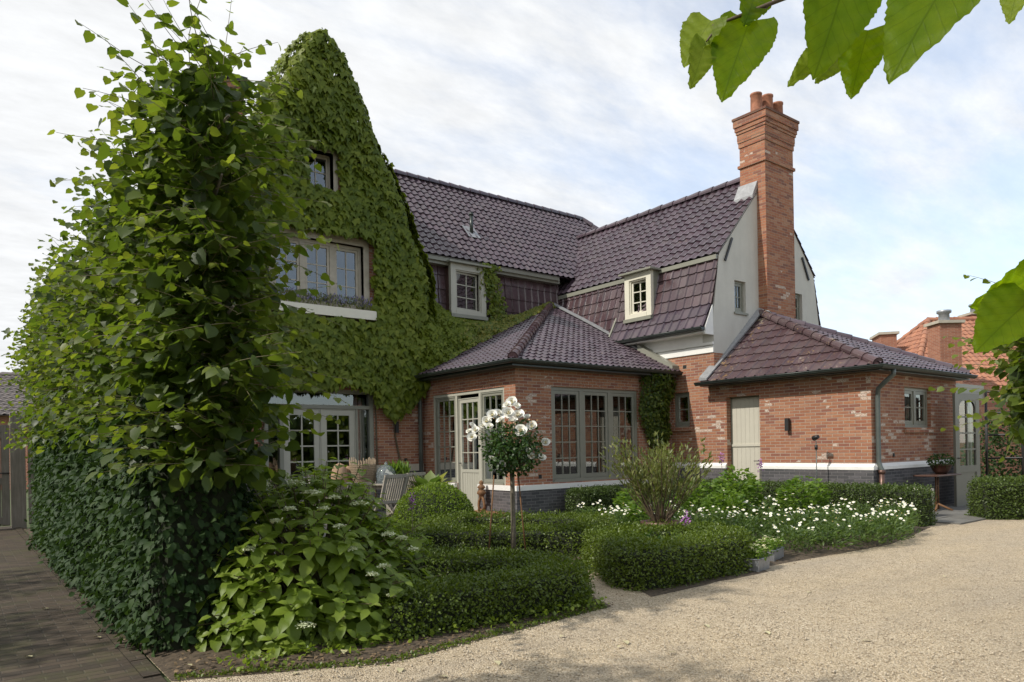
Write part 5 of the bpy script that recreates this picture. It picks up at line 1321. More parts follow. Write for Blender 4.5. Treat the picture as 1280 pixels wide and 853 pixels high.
def toworld(u, v, d):
    p = fw * d + rt * ((u - 640) / 896.82 * d) + up * ((560.98 - v) / 896.82 * d); return p + Vector((0, 0, EYE))
ROSES = [(640, 503, 8.7, 1.1), (634, 507, 8.6, .8), (646, 508, 8.65, .8), (615, 519, 8.6, 1.0), (623, 518, 8.75, 1.0), (635, 517, 8.5, 1.15), (648, 520, 8.6, 1.1), (608, 527, 8.6, .9), (612, 534, 8.5, .8), (590, 533, 8.7, .8), (594, 538, 8.6, .8), (587, 540, 8.7, .7), (590, 547, 8.5, .9), (651, 539, 8.4, 1.15), (659, 522, 8.7, .8), (665, 533, 8.6, 1.0), (682, 553.5, 8.7, .9), (677, 573, 8.6, .9), (664, 571, 8.5, .7), (615, 574, 8.4, .8), (628, 580, 8.4, .7), (627, 526, 8.4, .9), (641, 527, 8.45, .9), (603, 533, 8.6, .7), (670, 545, 8.8, .55), (660, 563, 8.5, .5)]
st = MB()
for i, (u_, v_, d_, s_) in enumerate(ROSES):
    p = toworld(u_, v_, d_ * 8.74 / 8.6)
    o = bpy.data.objects.new('rose_bloom', bl_me[i % 3]); COL.objects.link(o); o.parent = RS; o.location = p - Vector(RS.location)
    tilt = Vector((random.gauss(0, .45), random.gauss(0, .45), .75)) - fw * random.uniform(.6, 1.5)
    o.rotation_euler = tilt.to_track_quat('Z', 'Y').to_euler(); o.scale = [s_ * random.uniform(1.08, 1.3)] * 3
    y_ = bpy.data.objects.new('stamens', yme); COL.objects.link(y_); y_.parent = o
    q = Vector((RX, RY, 1.3)) + (p - Vector((RX, RY, 1.3))) * .35; st.tube([q, (q + p) / 2 + Vector((0, 0, .03)), p], [.005, .004, .003], 4, False)
st.build('stem', M['gtwig'], RS)
n = 60; P = np.array([toworld(random.gauss(640, 14), random.gauss(524, 9), 8.7) for _ in range(n)])
leafobj('faded_bloom', leaves(P, rv(n), rv(n) + (0, 0, .5), rng.uniform(.02, .04, n), T_SMALL), M['fade'], RS)
for (u0, v0, u1, v1, dd, lab) in ((617, 601, 612.5, 668, 8.6, 'thin rusty stake left of the standard rose stem'), (648, 596, 656, 678, 8.9, 'thin rusty stake right of the standard rose stem')):
    p = toworld(u0, v0, dd); q = toworld(u1, v1, dd); g = q + (q - p) * (q.z / max(.01, p.z - q.z)); b = MB(); b.tube([g - Vector((0, 0, .02)), p + (p - q) * .1], .009, 6)
    tag(b.build('plant_stake', M['rust']), lab, 'stake', 'stakes beside the standard rose')

# ------------------------------------------------------------------ olive-green shrub in a terracotta pot
PX, PY = 6.96, 5.95
b = MB(); b.lathe([(.0, .0), (.17, .0), (.20, .2), (.225, .38), (.25, .385), (.25, .44), (.215, .445), (.205, .40), (.0, .39)], 28, (PX, PY, 0)); tag(b.build('plant_pot', M['copper']), 'brown pot rim showing under the open olive green shrub', 'pot')
SH = thing('potted_shrub', 'open vase-shaped shrub with bare stems and olive green tips', 'shrub', (PX, PY, .40))
b = MB(); P, T, N, S = [], [], [], []
for k in range(46):
    a = random.uniform(0, 6.28); sp = random.random() ** .5 * .62; h = random.uniform(.7, 1.15) * (1.0 - .25 * sp) 
    p0 = Vector((PX + .1 * math.cos(a) * random.random(), PY + .1 * math.sin(a) * random.random(), .40)); p3 = Vector((PX + math.cos(a) * sp, PY + math.sin(a) * sp, .42 + h))
    p1 = p0 + (p3 - p0) * .4 + Vector((math.cos(a), math.sin(a), 0)) * .04
    b.tube([p0, p1, p3], [.008, .006, .003], 5, False)
    for f in np.linspace(.42, 1.04, 44):
        q = p0 + (p3 - p0) * f + Vector((random.gauss(0, .05 * f), random.gauss(0, .05 * f), random.gauss(0, .03))); d = (p3 - p0).normalized()
        P.append(q); T.append(d * .9 + Vector((random.gauss(0, .45), random.gauss(0, .45), .1))); N.append((random.gauss(0, 1), random.gauss(0, 1), .3)); S.append(random.uniform(.05, .095))
leafobj('foliage', leaves(np.array(P), np.array(T), np.array(N), np.array(S), T_SHRUB), M['olive'], SH)
b.build('stem', M['twig'], SH)

# ------------------------------------------------------------------ zinc troughs with yellow-white flowers
def trough(c, ang, lx, ly, h, label):
    r_ = thing('zinc_trough', label, 'planter', (*c, 0), None)
    b = MB(); b.hexa([(-lx, -ly, 0), (lx, -ly, 0), (lx, ly, 0), (-lx, ly, 0), (-lx * 1.04, -ly * 1.04, h), (lx * 1.04, -ly * 1.04, h), (lx * 1.04, ly * 1.04, h), (-lx * 1.04, ly * 1.04, h)])
    o = b.build('trough_body', M['zinc'], None); o.parent = r_
    b = MB()
    for p, q in (((-1, -1), (1, -1)), ((1, -1), (1, 1)), ((1, 1), (-1, 1)), ((-1, 1), (-1, -1))): b.tube([(p[0] * lx * 1.05, p[1] * ly * 1.05, h), (q[0] * lx * 1.05, q[1] * ly * 1.05, h)], .008, 6)
    o = b.build('rim', M['zinc'], None); o.parent = r_
    r_.rotation_euler = (0, 0, ang)
    v = thing('pansy_plant', 'low pale yellow pansies filling the ' + ('left' if c[0] < 7.3 else 'right') + ' zinc trough', 'flowers', (*c, h), None)
    n = 420; P = np.stack([rng.uniform(-lx, lx, n) * 1.1, rng.uniform(-ly, ly, n) * 1.15, rng.uniform(.0, .10, n)], 1)
    ca, sa = math.cos(ang), math.sin(ang); P = np.stack([c[0] + P[:, 0] * ca - P[:, 1] * sa, c[1] + P[:, 0] * sa + P[:, 1] * ca, h + P[:, 2]], 1)
    leafobj('foliage', leaves(P, rv(n) + (0, 0, .3), rv(n, .5) + (0, 0, 1), rng.uniform(.03, .05, n), T_OVATE), M['fern'], v)
    n = 60; k = rng.choice(len(P), n); Pf = P[k].copy(); Pf[:, 2] = h + rng.uniform(.07, .13, n)
    leafobj('flower', leaves(np.repeat(Pf, 4, 0), np.tile(np.array([(1, 0, .1), (-1, 0, .1), (0, 1, .1), (0, -1, .1)]), (n, 1)), np.repeat(rv(n, .3) + (0, 0, 1), 4, 0), .022, T_SMALL), M['petalc'], v)
trough((6.93, 4.60), R(14), .17, .10, .14, 'left of two grey zinc troughs, partly behind the hedge corner')
trough((7.62, 4.86), R(14), .17, .11, .14, 'right of two grey zinc troughs at the gravel edge')

# ------------------------------------------------------------------ flower bed
def flower_mesh():
    parts = []
    a = np.arange(9) / 9 * 6.283; T_ = np.stack([np.cos(a), np.sin(a), np.full(9, .12)], 1)
    V, F, U = leaves(np.zeros((9, 3)), T_, np.tile((0, 0, 1), (9, 1)), .022, (np.array([(0, 0, 0), (.30, .5, 0), (.16, 1, -.05), (-.16, 1, -.05), (-.30, .5, 0)]), np.array([(0, 1, 2, 3), (0, 3, 4, 4)][:1])))
    me = npmesh('tmp', V, F, M['petal'], None, U)
    b = MB(); b.lathe([(0, .008), (.005, .006), (.007, .0)], 8); c = b.build('tmp', M['petaly'])
    bm = bmesh.new(); bm.from_mesh(me.data); k = len(bm.faces); bm.from_mesh(c.data); bm.faces.ensure_lookup_table()
    for f in bm.faces[k:]: f.material_index = 1
    d = bpy.data.meshes.new('flower'); bm.to_mesh(d); bm.free(); d.materials.append(M['petal']); d.materials.append(M['petaly'])
    bpy.data.objects.remove(me); bpy.data.objects.remove(c)
    return d
FL = flower_mesh()
def clump_meshes(kind, seed):
    r_ = np.random.default_rng(seed)
    if kind == 'daisy':
        n = 620; a = r_.random(n) * 6.283; rr = .34 * np.sqrt(r_.random(n)); h = .50 * r_.random(n) ** .75 * (1 - .35 * (rr / .34) ** 2)
        P = np.stack([rr * np.cos(a), rr * np.sin(a), h], 1); T_ = np.stack([np.cos(a) * .5, np.sin(a) * .5, np.ones(n) * .8], 1) + r_.normal(size=(n, 3)) * .45
        return leaves(P, T_, r_.normal(size=(n, 3)) * .6 + (0, 0, .4), r_.uniform(.05, .12, n), T_LANCE)
    n = 1300; a = r_.random(n) * 6.283; rr = .30 * np.sqrt(r_.random(n)); h = .85 * r_.random(n) ** .8 * (1 - .3 * (rr / .3) ** 2)
    P = np.stack([rr * np.cos(a), rr * np.sin(a), h], 1); T_ = np.stack([np.cos(a), np.sin(a), np.ones(n) * .45], 1) + r_.normal(size=(n, 3)) * .4
    return leaves(P, T_, r_.normal(size=(n, 3)) * .5 + (0, 0, .8), r_.uniform(.035, .085, n), T_OVATE)
def bake(kind, m, cnt):
    out = []
    for i in range(cnt):
        V, F, U = clump_meshes(kind, 40 + i + (100 if kind != 'daisy' else 0)); o = npmesh('tmp', V, F, m, None, U); out.append(o.data); bpy.data.objects.remove(o)
    return out
DM, FM = bake('daisy', M['daisyleaf'], 4), bake('fern', M['fern'], 3)
def clump(x, y, sc, hs, nfl, lab, var):
    r_ = thing('daisy_clump', lab, 'daisies', (x, y, .03), 'white daisy clumps in the flower bed', absolute=False)
    f = bpy.data.objects.new('foliage', DM[var % 4]); COL.objects.link(f); f.parent = r_; f.rotation_euler = (0, 0, random.uniform(0, 6.28)); f.scale = (sc, sc, hs)
    for i in range(int(nfl * 1.6)):
        a = random.uniform(0, 6.28); rr = .33 * sc * math.sqrt(random.random())
        o = bpy.data.objects.new('flower', FL); COL.objects.link(o); o.parent = r_; o.location = (rr * math.cos(a), rr * math.sin(a), hs * (.56 - .5 * (rr / sc) ** 2 * 1.5) * random.uniform(.9, 1.12))
        t_ = Vector((random.gauss(-.25, .4), random.gauss(-.25, .4), 1)); o.rotation_euler = t_.to_track_quat('Z', 'Y').to_euler(); s_ = random.uniform(.62, 1.08); o.scale = (s_, s_, s_)
spots = [(8.2, 5.05, .85, .8, 9), (8.75, 4.82, .95, .8, 6), (9.3, 4.72, 1, .85, 5), (9.85, 4.62, .9, .8, 8), (10.35, 4.75, .9, .9, 14), (10.9, 4.95, .9, 1.0, 16), (11.4, 5.15, .8, 1.05, 14),
         (8.4, 5.65, 1, 1, 12), (9.0, 5.45, 1, 1, 14), (9.6, 5.4, 1, 1.05, 15), (10.2, 5.45, 1, 1.0, 9), (10.8, 5.65, 1, 1.0, 12), (11.4, 5.85, .9, 1.0, 6), (8.0, 6.2, 1, 1, 12), (8.7, 6.2, 1, 1.05, 12), (9.4, 6.2, 1, 1.1, 14), (10.1, 6.3, 1, 1.1, 8), (10.8, 6.5, 1, 1.1, 8),
         (8.2, 7.0, 1, 1.0, 13), (8.9, 7.0, 1, 1.0, 8), (9.6, 7.1, 1, 1.1, 6), (10.4, 7.3, 1, 1.1, 5), (7.9, 7.75, .9, .9, 16), (8.5, 8.0, .9, .9, 16), (9.2, 7.9, 1, 1, 9), (8.6, 8.75, .9, .9, 10), (11.3, 7.0, 1, 1.1, 4), (11.2, 8.1, 1, 1.1, 4)]
for i, (x, y, sc, hs, nf) in enumerate(spots):
    where = 'at the gravel edge' if y < 5.2 else ('beside the long yew hedge' if x > 10.7 else ('left of the potted olive green shrub' if y > 7.6 else 'in the middle of the bed'))
    clump(x + random.uniform(-.08, .08), y + random.uniform(-.08, .08), sc * 1.12, hs * .78, nf, 'one of the white daisy clumps ' + where, i)
for i, (x, y, sc, hs, lab) in enumerate([(10.0, 6.95, 1.3, 1.15, 'tall bright green leafy perennial in front of the stable door'), (9.55, 7.35, 1.2, .95, 'bright green leafy perennial left of the tallest perennial'), (10.6, 6.15, 1.25, .98, 'bright green leafy perennial in front of the yew hedge middle'), (8.3, 7.3, 1.1, .72, 'bright green perennial just behind the potted olive green shrub'), (9.1, 8.3, 1.2, .8, 'bright green perennial beside the square yew block'), (9.2, 6.6, 1.1, .8, 'soft green perennial right of the potted shrub')]):
    r_ = thing('leafy_perennial', lab, 'perennial', (x, y, .03), 'leafy perennials among the daisies', absolute=False)
    f = bpy.data.objects.new('foliage', FM[i % 3]); COL.objects.link(f); f.parent = r_; f.rotation_euler = (0, 0, i * 1.3); f.scale = (sc, sc, hs)
def spike(u, v, d, lab, s=1.0):
    p = toworld(u, v, d); r_ = thing('purple_flower_spike', lab, 'flower', (p.x, p.y, 0), None)
    b = MB(); b.tube([(p.x - .03, p.y, 0), (p.x, p.y, p.z * .5), p], [.006, .005, .003], 5); b.build('stem', M['gtwig'], r_)
    n = 70; P = np.array(p) + rng.normal(size=(n, 3)) * np.array([.022, .022, .05]) * s
    leafobj('flower', leaves(P, rv(n) + (0, 0, .2), rv(n), .028 * s, T_SMALL), M['petalp'], r_)
spike(858, 654, 8.7, 'mauve flower spike right of the potted olive green shrub', 1.3); spike(902, 574, 12.2, 'purple flower head left of the stable door foot'); spike(951, 582, 12.0, 'purple flower head right of the stable door foot'); spike(515, 627, 8.6, 'purple flower in front of the box dome')
n = 500; P = np.stack([rng.uniform(5.7, 6.7, n), rng.uniform(5.05, 5.65, n), rng.uniform(.1, .36, n)], 1)
o = leafobj('lady_mantle', leaves(P, rv(n) + (0, 0, .2), rv(n, .4) + (0, 0, 1), rng.uniform(.06, .11, n), T_LIME), M['rose']); tag(o, 'dark leafy plants filling the hedged corner bed', 'plant')
n = 380; a = rng.random(n) * 6.28; rr = np.sqrt(rng.random(n)); P = np.stack([3.62 + .62 * rr * np.cos(a), 5.25 + .40 * rr * np.sin(a), rng.uniform(.05, .22, n)], 1)
o = leafobj('silver_plant', leaves(P, rv(n) + (0, 0, .4), rv(n, .5) + (0, 0, 1), rng.uniform(.04, .08, n), T_LANCE), M['hedge']); tag(o, 'low dark plants inside the curled front box hedge', 'plant')
n = 700; P = np.stack([rng.uniform(1.3, 4.4, n), 0 * rng.random(n), rng.uniform(.02, .09, n)], 1); P[:, 1] = 4.42 + np.clip(.9 - P[:, 0] * .2, 0, 1) * .4 + rng.normal(size=n) * .09
o = leafobj('weeds', leaves(P, rv(n) + (0, 0, .5), rv(n, .4) + (0, 0, 1), rng.uniform(.025, .055, n), T_OVATE), M['hydr']); o['kind'] = 'stuff'

# ------------------------------------------------------------------ patio furniture
def chair(loc, rz, label, sc=1.0):
    r_ = thing('garden_chair', label, 'chair', loc, 'slatted teak chairs round the patio table', absolute=False)
    r_.rotation_euler = (0, 0, rz); r_.scale = (sc, sc, sc)
    def part(nm, b): o = b.build(nm, M['teak'], None); o.parent = r_; return o
    b = MB()  # faces +x ; back at -x
    for i in range(9): y = -.19 + .38 * i / 8; b.hexa([(-.20, y - .014, .47), (-.20, y + .014, .47), (-.215, y + .014, .47), (-.215, y - .014, .47), (-.36, y - .014, .90), (-.36, y + .014, .90), (-.375, y + .014, .90), (-.375, y - .014, .90)])
    part('backrest', b); b = MB()
    b.bar((-.20, -.23, .40), (-.385, -.23, .93), .03, .045, (0, 1, 0)); b.bar((-.20, .23, .40), (-.385, .23, .93), .03, .045, (0, 1, 0)); b.bar((-.375, -.245, .925), (-.375, .245, .925), .035, .06); b.bar((-.215, -.215, .47), (-.215, .215, .47), .03, .05)
    part('back_frame', b); b = MB()
    for i in range(9): x = -.18 + .40 * i / 8; b.box(x - .018, x + .018, -.20, .20, .43, .45)
    b.box(-.2, .24, -.225, -.201, .41, .45); b.box(-.2, .24, .201, .225, .41, .45)
    part('seat', b)
    for s in (-1, 1):
        b = MB(); b.bar((-.24, s * .24, .50), (.24, s * .24, .0), .025, .045, (0, 1, 0)); part('leg', b)
        b = MB(); b.bar((.20, s * .255, .43), (-.26, s * .255, .0), .025, .045, (0, 1, 0)); part('leg', b)
    return r_
TA = math.atan2(-.86, .52)
tb = thing('garden_table', 'long weathered teak garden table on the patio', 'table', (6.42, 13.2, 0), absolute=False); tb.rotation_euler = (0, 0, TA)
b = MB()
for i in range(7): b.box(-.95, .95, -.44 + i * .127, -.44 + i * .127 + .12, .722, .752)
o = b.build('tabletop', M['teak'], None); o.parent = tb
b = MB(); b.box(-.85, .85, -.36, -.33, .64, .72); b.box(-.85, .85, .33, .36, .64, .72); o = b.build('apron', M['teak'], None); o.parent = tb
for sx in (-1, 1):
    for sy in (-1, 1):
        b = MB(); b.box(sx * .85 - .04, sx * .85 + .04, sy * .36 - .04, sy * .36 + .04, 0, .72); o = b.build('leg', M['teak'], None); o.parent = tb
lt = math.atan2(.61, -.79)
def at(u, d): p = toworld(u, 560, d); return (p.x, p.y, .012)
chair(at(478, 12.75), lt - .75, 'slatted teak chair nearest the box dome, its back to the camera')
chair(at(501, 13.5), lt - .6, 'pale teak chair leaning back before the hosta')
chair(at(424, 13.25), lt - 1.2, 'teak chair tucked under the table below the clay skep', .85)
chair(at(444, 13.05), lt - 1.15, 'teak chair tucked under the table below the wicker basket', .85)
chair(at(412, 14.6), lt + 2.7, 'teak chair at the far left end of the table')
p = at(424, 13.75)
b = MB(); b.lathe([(.15, .752), (.165, .80), (.165, .92), (.14, 1.04), (.09, 1.13), (.0, 1.165)], 24, (p[0], p[1], 0)); sk = tag(b.build('clay_skep', M['clay']), 'dome-shaped clay skep with two dark holes on the table', 'garden ornament')
for du in (-4, 3):
    q = toworld(424 + du, 594, 13.61); b = MB(); b.tube([q + fw * .03, q - fw * .012], .022, 10); b.build('hole_mouth', M['black'], sk)
p = at(437, 14.0); b = MB(); b.lathe([(.12, .752), (.15, .80), (.16, .95), (.13, 1.08), (.12, 1.10)], 20, (p[0], p[1], 0)); tag(b.build('clay_jar', M['clay']), 'plain clay jar between skep and wicker basket', 'jar')
p = at(453, 13.9); WB = thing('wicker_basket', 'tall open wicker basket with upright stakes on the table', 'basket', (p[0], p[1], .752))
b = MB()
for k in range(30):
    a = k / 30 * 6.283; b.tube([(p[0] + .22 * math.cos(a), p[1] + .22 * math.sin(a), .755), (p[0] + .25 * math.cos(a), p[1] + .25 * math.sin(a), 1.22 + random.uniform(-.03, .05))], .010, 5)
b.build('upright_stake', M['basket'], WB); b = MB()
for z in np.arange(.78, 1.10, .032): b.lathe([(.222 + (z - .75) * .06, z), (.236 + (z - .75) * .06, z + .014), (.222 + (z - .75) * .06, z + .028)], 30, (p[0], p[1], 0))
b.build('woven_side', M['basket'], WB)
mt, t, pb, o_ = mat('clear_glass'); pb.inputs['Transmission Weight'].default_value = .9; pb.inputs['Roughness'].default_value = .03; pb.inputs['Base Color'].default_value = (.80, .90, .92, 1); M['clear'] = mt
p = at(482, 13.9); b = MB(); b.lathe([(.20, .752), (.20, .90), (.17, 1.02), (.10, 1.09), (.03, 1.11), (.03, 1.15), (.0, 1.17)], 24, (p[0], p[1], 0)); tag(b.build('glass_cloche', M['clear']), 'blue-grey glass bell cloche at the table end', 'cloche')
p = at(496, 14.2); b = MB(); b.lathe([(0, 0), (.17, 0), (.22, .8), (.24, .8), (.24, .86), (.2, .86)], 20, (p[0], p[1], 0)); tag(b.build('tall_planter', M['zinc']), 'tall grey planter behind the patio chairs', 'planter')
n = 160; P = np.stack([p[0] + rng.normal(size=n) * .09, p[1] + rng.normal(size=n) * .09, rng.uniform(.85, 1.0, n)], 1)
tag(leafobj('green_fern', leaves(P, rv(n, .35) + (0, 0, 1), rv(n), rng.uniform(.14, .26, n), T_LANCE), M['fern']), 'upright green leaves growing in the tall grey planter', 'plant')
p = at(535, 13.2); n = 110; a = rng.random(n) * 6.28; e = rng.uniform(.3, 1.3, n)
P = np.stack([p[0] + .12 * np.cos(a), p[1] + .12 * np.sin(a), .35 + .3 * rng.random(n)], 1); T_ = np.stack([np.cos(a) * np.cos(e), np.sin(a) * np.cos(e), np.sin(e)], 1)
HO = thing('hosta', 'variegated hosta with long arching leaves in a pot by the sunroom', 'plant', p)
leafobj('foliage', leaves(P, T_, np.stack([-np.cos(a) * np.sin(e), -np.sin(a) * np.sin(e), np.cos(e)], 1), rng.uniform(.30, .50, n), T_OVATE), M['hosta'], HO)
b = MB(); b.lathe([(0, .012), (.2, .012), (.26, .36), (.28, .36), (.28, .42), (.24, .42)], 20, (p[0], p[1], 0)); tag(b.build('clay_pot', M['terra']), 'round clay pot holding the variegated hosta', 'pot')
# rusty ornament on its slab beside the sunroom door
OR = thing('iron_ornament', 'rusty figure-shaped iron ornament by the sunroom plinth', 'garden ornament', (8.60, 12.12, .10))
def slab2(pts, th, nm, m=M['rust'], c=(8.60, 12.12)):
    b = MB(); f_ = [(c[0] - th, c[1] + a, z) for a, z in pts]; g_ = [(c[0] + th, c[1] + a, z) for a, z in pts]; b.poly(f_); b.poly(g_[::-1])
    for i in range(len(pts)): j = (i + 1) % len(pts); b.poly([f_[i], f_[j], g_[j], g_[i]])
    return b.build(nm, m, OR, fix=True)
b = MB(); c0 = (8.60, 12.12)
b.lathe([(.0, .74), (.035, .72), (.05, .68), (.035, .645), (.07, .62), (.085, .58), (.045, .545), (.075, .52), (.10, .47), (.06, .43), (.045, .38)], 14, (c0[0], c0[1], 0)); b.build('finial', M['rust'], OR)
b = MB()
for s in (-1, 1): b.tube([(c0[0], c0[1] + s * .015, .42), (c0[0], c0[1] + s * .08, .31), (c0[0], c0[1] + s * .105, .20), (c0[0], c0[1] + s * .06, .115)], [.03, .03, .028, .035], 8)
b.tube([(c0[0], c0[1] - .12, .125), (c0[0], c0[1] + .12, .125)], .022, 8); b.build('scroll_leg', M['rust'], OR)
b = MB(); b.box(8.2, 8.735, 11.45, 12.40, 0, .10); o = b.build('terracotta_step', M['terra'], bev=.01); tag(o, 'flat terracotta step below the rusty ornament', 'step')
# spotlight on a stake, stone trough, side table with a plant
p = toworld(1020, 548, 13.85)
SL = thing('garden_spotlight', 'small black spotlight on a thin stake before the annex wall', 'lamp', (p.x, p.y, 0))
b = MB(); b.tube([(p.x, p.y, 0), (p.x, p.y, p.z - .05)], .010, 6); b.build('stake', M['pipe'], SL)
b = MB(); b.tube([(p.x + .02, p.y + .05, p.z), (p.x - .03, p.y - .06, p.z + .03)], [.055, .035], 10); b.tube([(p.x, p.y, p.z - .22), (p.x, p.y, p.z - .13)], .03, 8); b.build('lamp_head', M['black'], SL)
b = MB()
b.box(13.05, 13.85, 5.52, 5.58, .0, .53); b.box(13.05, 13.85, 5.86, 5.92, 0, .53); b.box(13.05, 13.11, 5.582, 5.858, 0, .53); b.box(13.79, 13.85, 5.582, 5.858, 0, .53); b.box(13.11, 13.79, 5.582, 5.858, 0, .44)
tag(b.build('stone_trough', M['cream']), 'pale rectangular trough half hidden behind the long yew hedge end', 'planter')
ST = thing('side_table', 'rusty pedestal side table against the annex end wall', 'table', (15.15, 5.98, 0))
b = MB(); b.box(14.62, 15.75, 5.76, 6.2, .70, .73); b.build('tabletop', M['copper'], ST, bev=.008)
b = MB()
for s in (-.05, .05): b.tube([(15.15 + s, 5.98, .08), (15.15 + s, 5.98, .70)], .016, 7)
b.tube([(15.10, 5.98, .5), (15.2, 5.98, .5)], .014, 6); b.build('pedestal', M['rust'], ST)
for a in (0.3, 1.9, 3.4, 5.0):
    b = MB(); b.tube([(15.15, 5.98, .16), (15.15 + .12 * math.cos(a), 5.98 + .12 * math.sin(a), .10), (15.15 + .26 * math.cos(a), 5.98 + .26 * math.sin(a), .03)], [.022, .02, .024], 7); b.build('leg', M['rust'], ST)
b = MB(); b.lathe([(0, .732), (.10, .732), (.15, .80), (.19, .90), (.21, .905), (.20, .92), (.17, .90)], 20, (15.35, 5.98, 0)); tag(b.build('bowl_pot', M['copper']), 'brown bowl-shaped pot on the rusty side table', 'pot')
n = 420; k = nrm(rng.normal(size=(n, 3))); P = np.array([15.35, 5.98, .98]) + k * np.array([.27, .22, .13]); tag(leafobj('pot_plant', leaves(P, rv(n) + (0, 0, .2), rv(n, .5) + k, rng.uniform(.03, .06, n), T_OVATE), M['rose']), 'small bushy green plant in the brown bowl pot', 'plant')
# lavender on the sill of the three-light window
LV = thing('lavender_plants', 'row of lavender growing in front of the upper three-light window', 'plant', (6.3, 14.6, 4.5))
n = 900; P = np.stack([rng.uniform(5.18, 7.42, n), rng.uniform(14.52, 14.68, n), 4.5 + .24 * rng.random(n)], 1)
leafobj('foliage', leaves(P, rv(n, .35) + (0, -.1, 1), rv(n), rng.uniform(.05, .10, n), T_LANCE), M['olive'], LV)
n = 420; P = np.stack([rng.uniform(5.18, 7.42, n), rng.uniform(14.50, 14.68, n), 4.58 + .20 * rng.random(n)], 1)
leafobj('flower', leaves(P, rv(n, .4) + (0, 0, 1), rv(n), rng.uniform(.03, .06, n), T_SMALL), M['lavender'], LV)

# ------------------------------------------------------------------ right edge: lime, trellis, wall, iris
def seg(a, c): return Vector((a[0], a[1], 0)), Vector((c[0], c[1], 0))
TR = thing('trellis', 'dark metal garden trellis beyond the open glazed door', 'trellis', (21, 5, 0))
b = MB(); a, c = seg((19.25, 6.5), (23.2, 2.6)); 
for i in range(8): q = a + (c - a) * i / 7; b.tube([q, q + Vector((0, 0, 2.55))], .03, 6)
b.build('post', M['black'], TR); b = MB()
for z in (.95, 1.5, 2.02, 2.52): b.tube([a + Vector((0, 0, z)), c + Vector((0, 0, z))], .025, 6)
b.build('rail', M['black'], TR)
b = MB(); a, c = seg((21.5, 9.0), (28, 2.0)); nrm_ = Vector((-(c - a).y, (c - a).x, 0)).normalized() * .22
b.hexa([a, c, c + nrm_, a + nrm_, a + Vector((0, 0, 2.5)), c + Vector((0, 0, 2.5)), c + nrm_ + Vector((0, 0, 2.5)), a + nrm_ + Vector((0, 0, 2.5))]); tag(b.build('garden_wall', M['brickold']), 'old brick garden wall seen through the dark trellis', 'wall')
for i, (x, y, h, r, lab) in enumerate([(20.6, 6.7, 2.1, 1.0, 'dark evergreen bush behind the open glazed door'), (22.0, 5.4, 1.3, 1.0, 'low dark bush at the foot of the trellis'), (23.4, 4.2, 1.5, 1.0, 'low dark bush behind the square yew hedge')]):
    rt_ = thing('garden_bush', lab, 'shrub', (x, y, 0), 'dark bushes by the trellis')
    n = 3000; k = nrm(rng.normal(size=(n, 3))); k[:, 2] = np.abs(k[:, 2]); rr = rng.random(n) ** .3; P = np.array([x, y, 0]) + k * rr[:, None] * np.array([r, r, h]) * (1 + .2 * wob(k, 4))[:, None]
    leafobj('foliage', leaves(P, rv(n) + k, rv(n, .6) + k + (0, 0, .4), rng.uniform(.06, .11, n), T_OVATE), M['hedge'], rt_)
RL = lime_tree('lime_tree', 'leafy lime at the right edge of the picture, over the gravel', 7.10, 1.60, 2.8, 460, 2400, hx=.52, hy=.5, zb=1.50, group='limes beside the drive', big=.10,
     extra=[((7.0, 1.75, 1.62), dirv(-1, -.1), .55), ((7.0, 1.7, 1.75), dirv(-1, .0), .6), ((7.0, 1.7, 1.5), dirv(-1, -.35), .45)])
IR = thing('iris_plant', 'blade-leaved plant poking in at the lower right edge', 'plant', (5.35, 1.5, 0))
n = 20; c = toworld(1345, 800, 4.5); P = np.stack([c.x + rng.normal(size=n) * .05, c.y + rng.normal(size=n) * .05, 0 * rng.random(n)], 1); L_ = -np.array(rt0)
T_ = np.outer(rng.uniform(-.2, .75, n), L_) + np.stack([rng.normal(size=n) * .15, rng.normal(size=n) * .15, np.ones(n)], 1)
leafobj('blade', leaves(P, T_, rv(n), rng.uniform(.25, .42, n), mirror([(0, 0), (.5, .02), (1, -.1)], [(.025, 0, 0), (.028, .5, .02), (.001, 1, -.1)])), M['blade'], IR)

# ------------------------------------------------------------------ lime branch hanging close overhead
OL = thing('lime_branch_tree', 'lime overhead whose big translucent leaves hang into the top right', 'tree', (1.9, -1.3, 0))
b = MB(); b.tube([(1.9, -1.3, 0), (1.88, -1.3, 1.2), (1.9, -1.28, 2.4), (1.86, -1.3, 4.6)], [.08, .07, .06, .02], 10); b.build('trunk', M['bark'], OL)
b = MB(); b.tube([(1.9, -1.28, 2.5), (1.5, -.6, 2.55), (1.1, .0, 2.25), (.92, .22, 2.02), toworld(1040, -25, .78), toworld(975, 0, .77), toworld(925, 20, .76), toworld(890, 33, .76)], [.03, .02, .012, .006, .0030, .0024, .0019, .0013], 8)
b.tube([(1.1, .0, 2.25), (1.1, .15, 2.0), toworld(1330, 300, .85), toworld(1300, 372, .83)], [.012, .007, .003, .002], 8)
b.tube([toworld(960, 7, .768), toworld(945, 22, .765), toworld(934, 30, .76)], [.0018, .0013, .001], 6); b.tube([toworld(905, 28, .76), toworld(892, 40, .755), toworld(883, 52, .75)], [.0014, .001, .0008], 6)
b.build('branch', M['twig'], OL)
n = 1500; k = nrm(rng.normal(size=(n, 3))); P = np.array([1.9, -1.4, 3.9]) + k * (rng.random((n, 1)) ** .4) * np.array([1.1, 1.1, 1.2]); leafobj('crown', leaves(P, rv(n) + (0, 0, -.4), rv(n, .5) + (0, 0, 1), rng.uniform(.08, .12, n), T_LIME), M['lime'], OL)
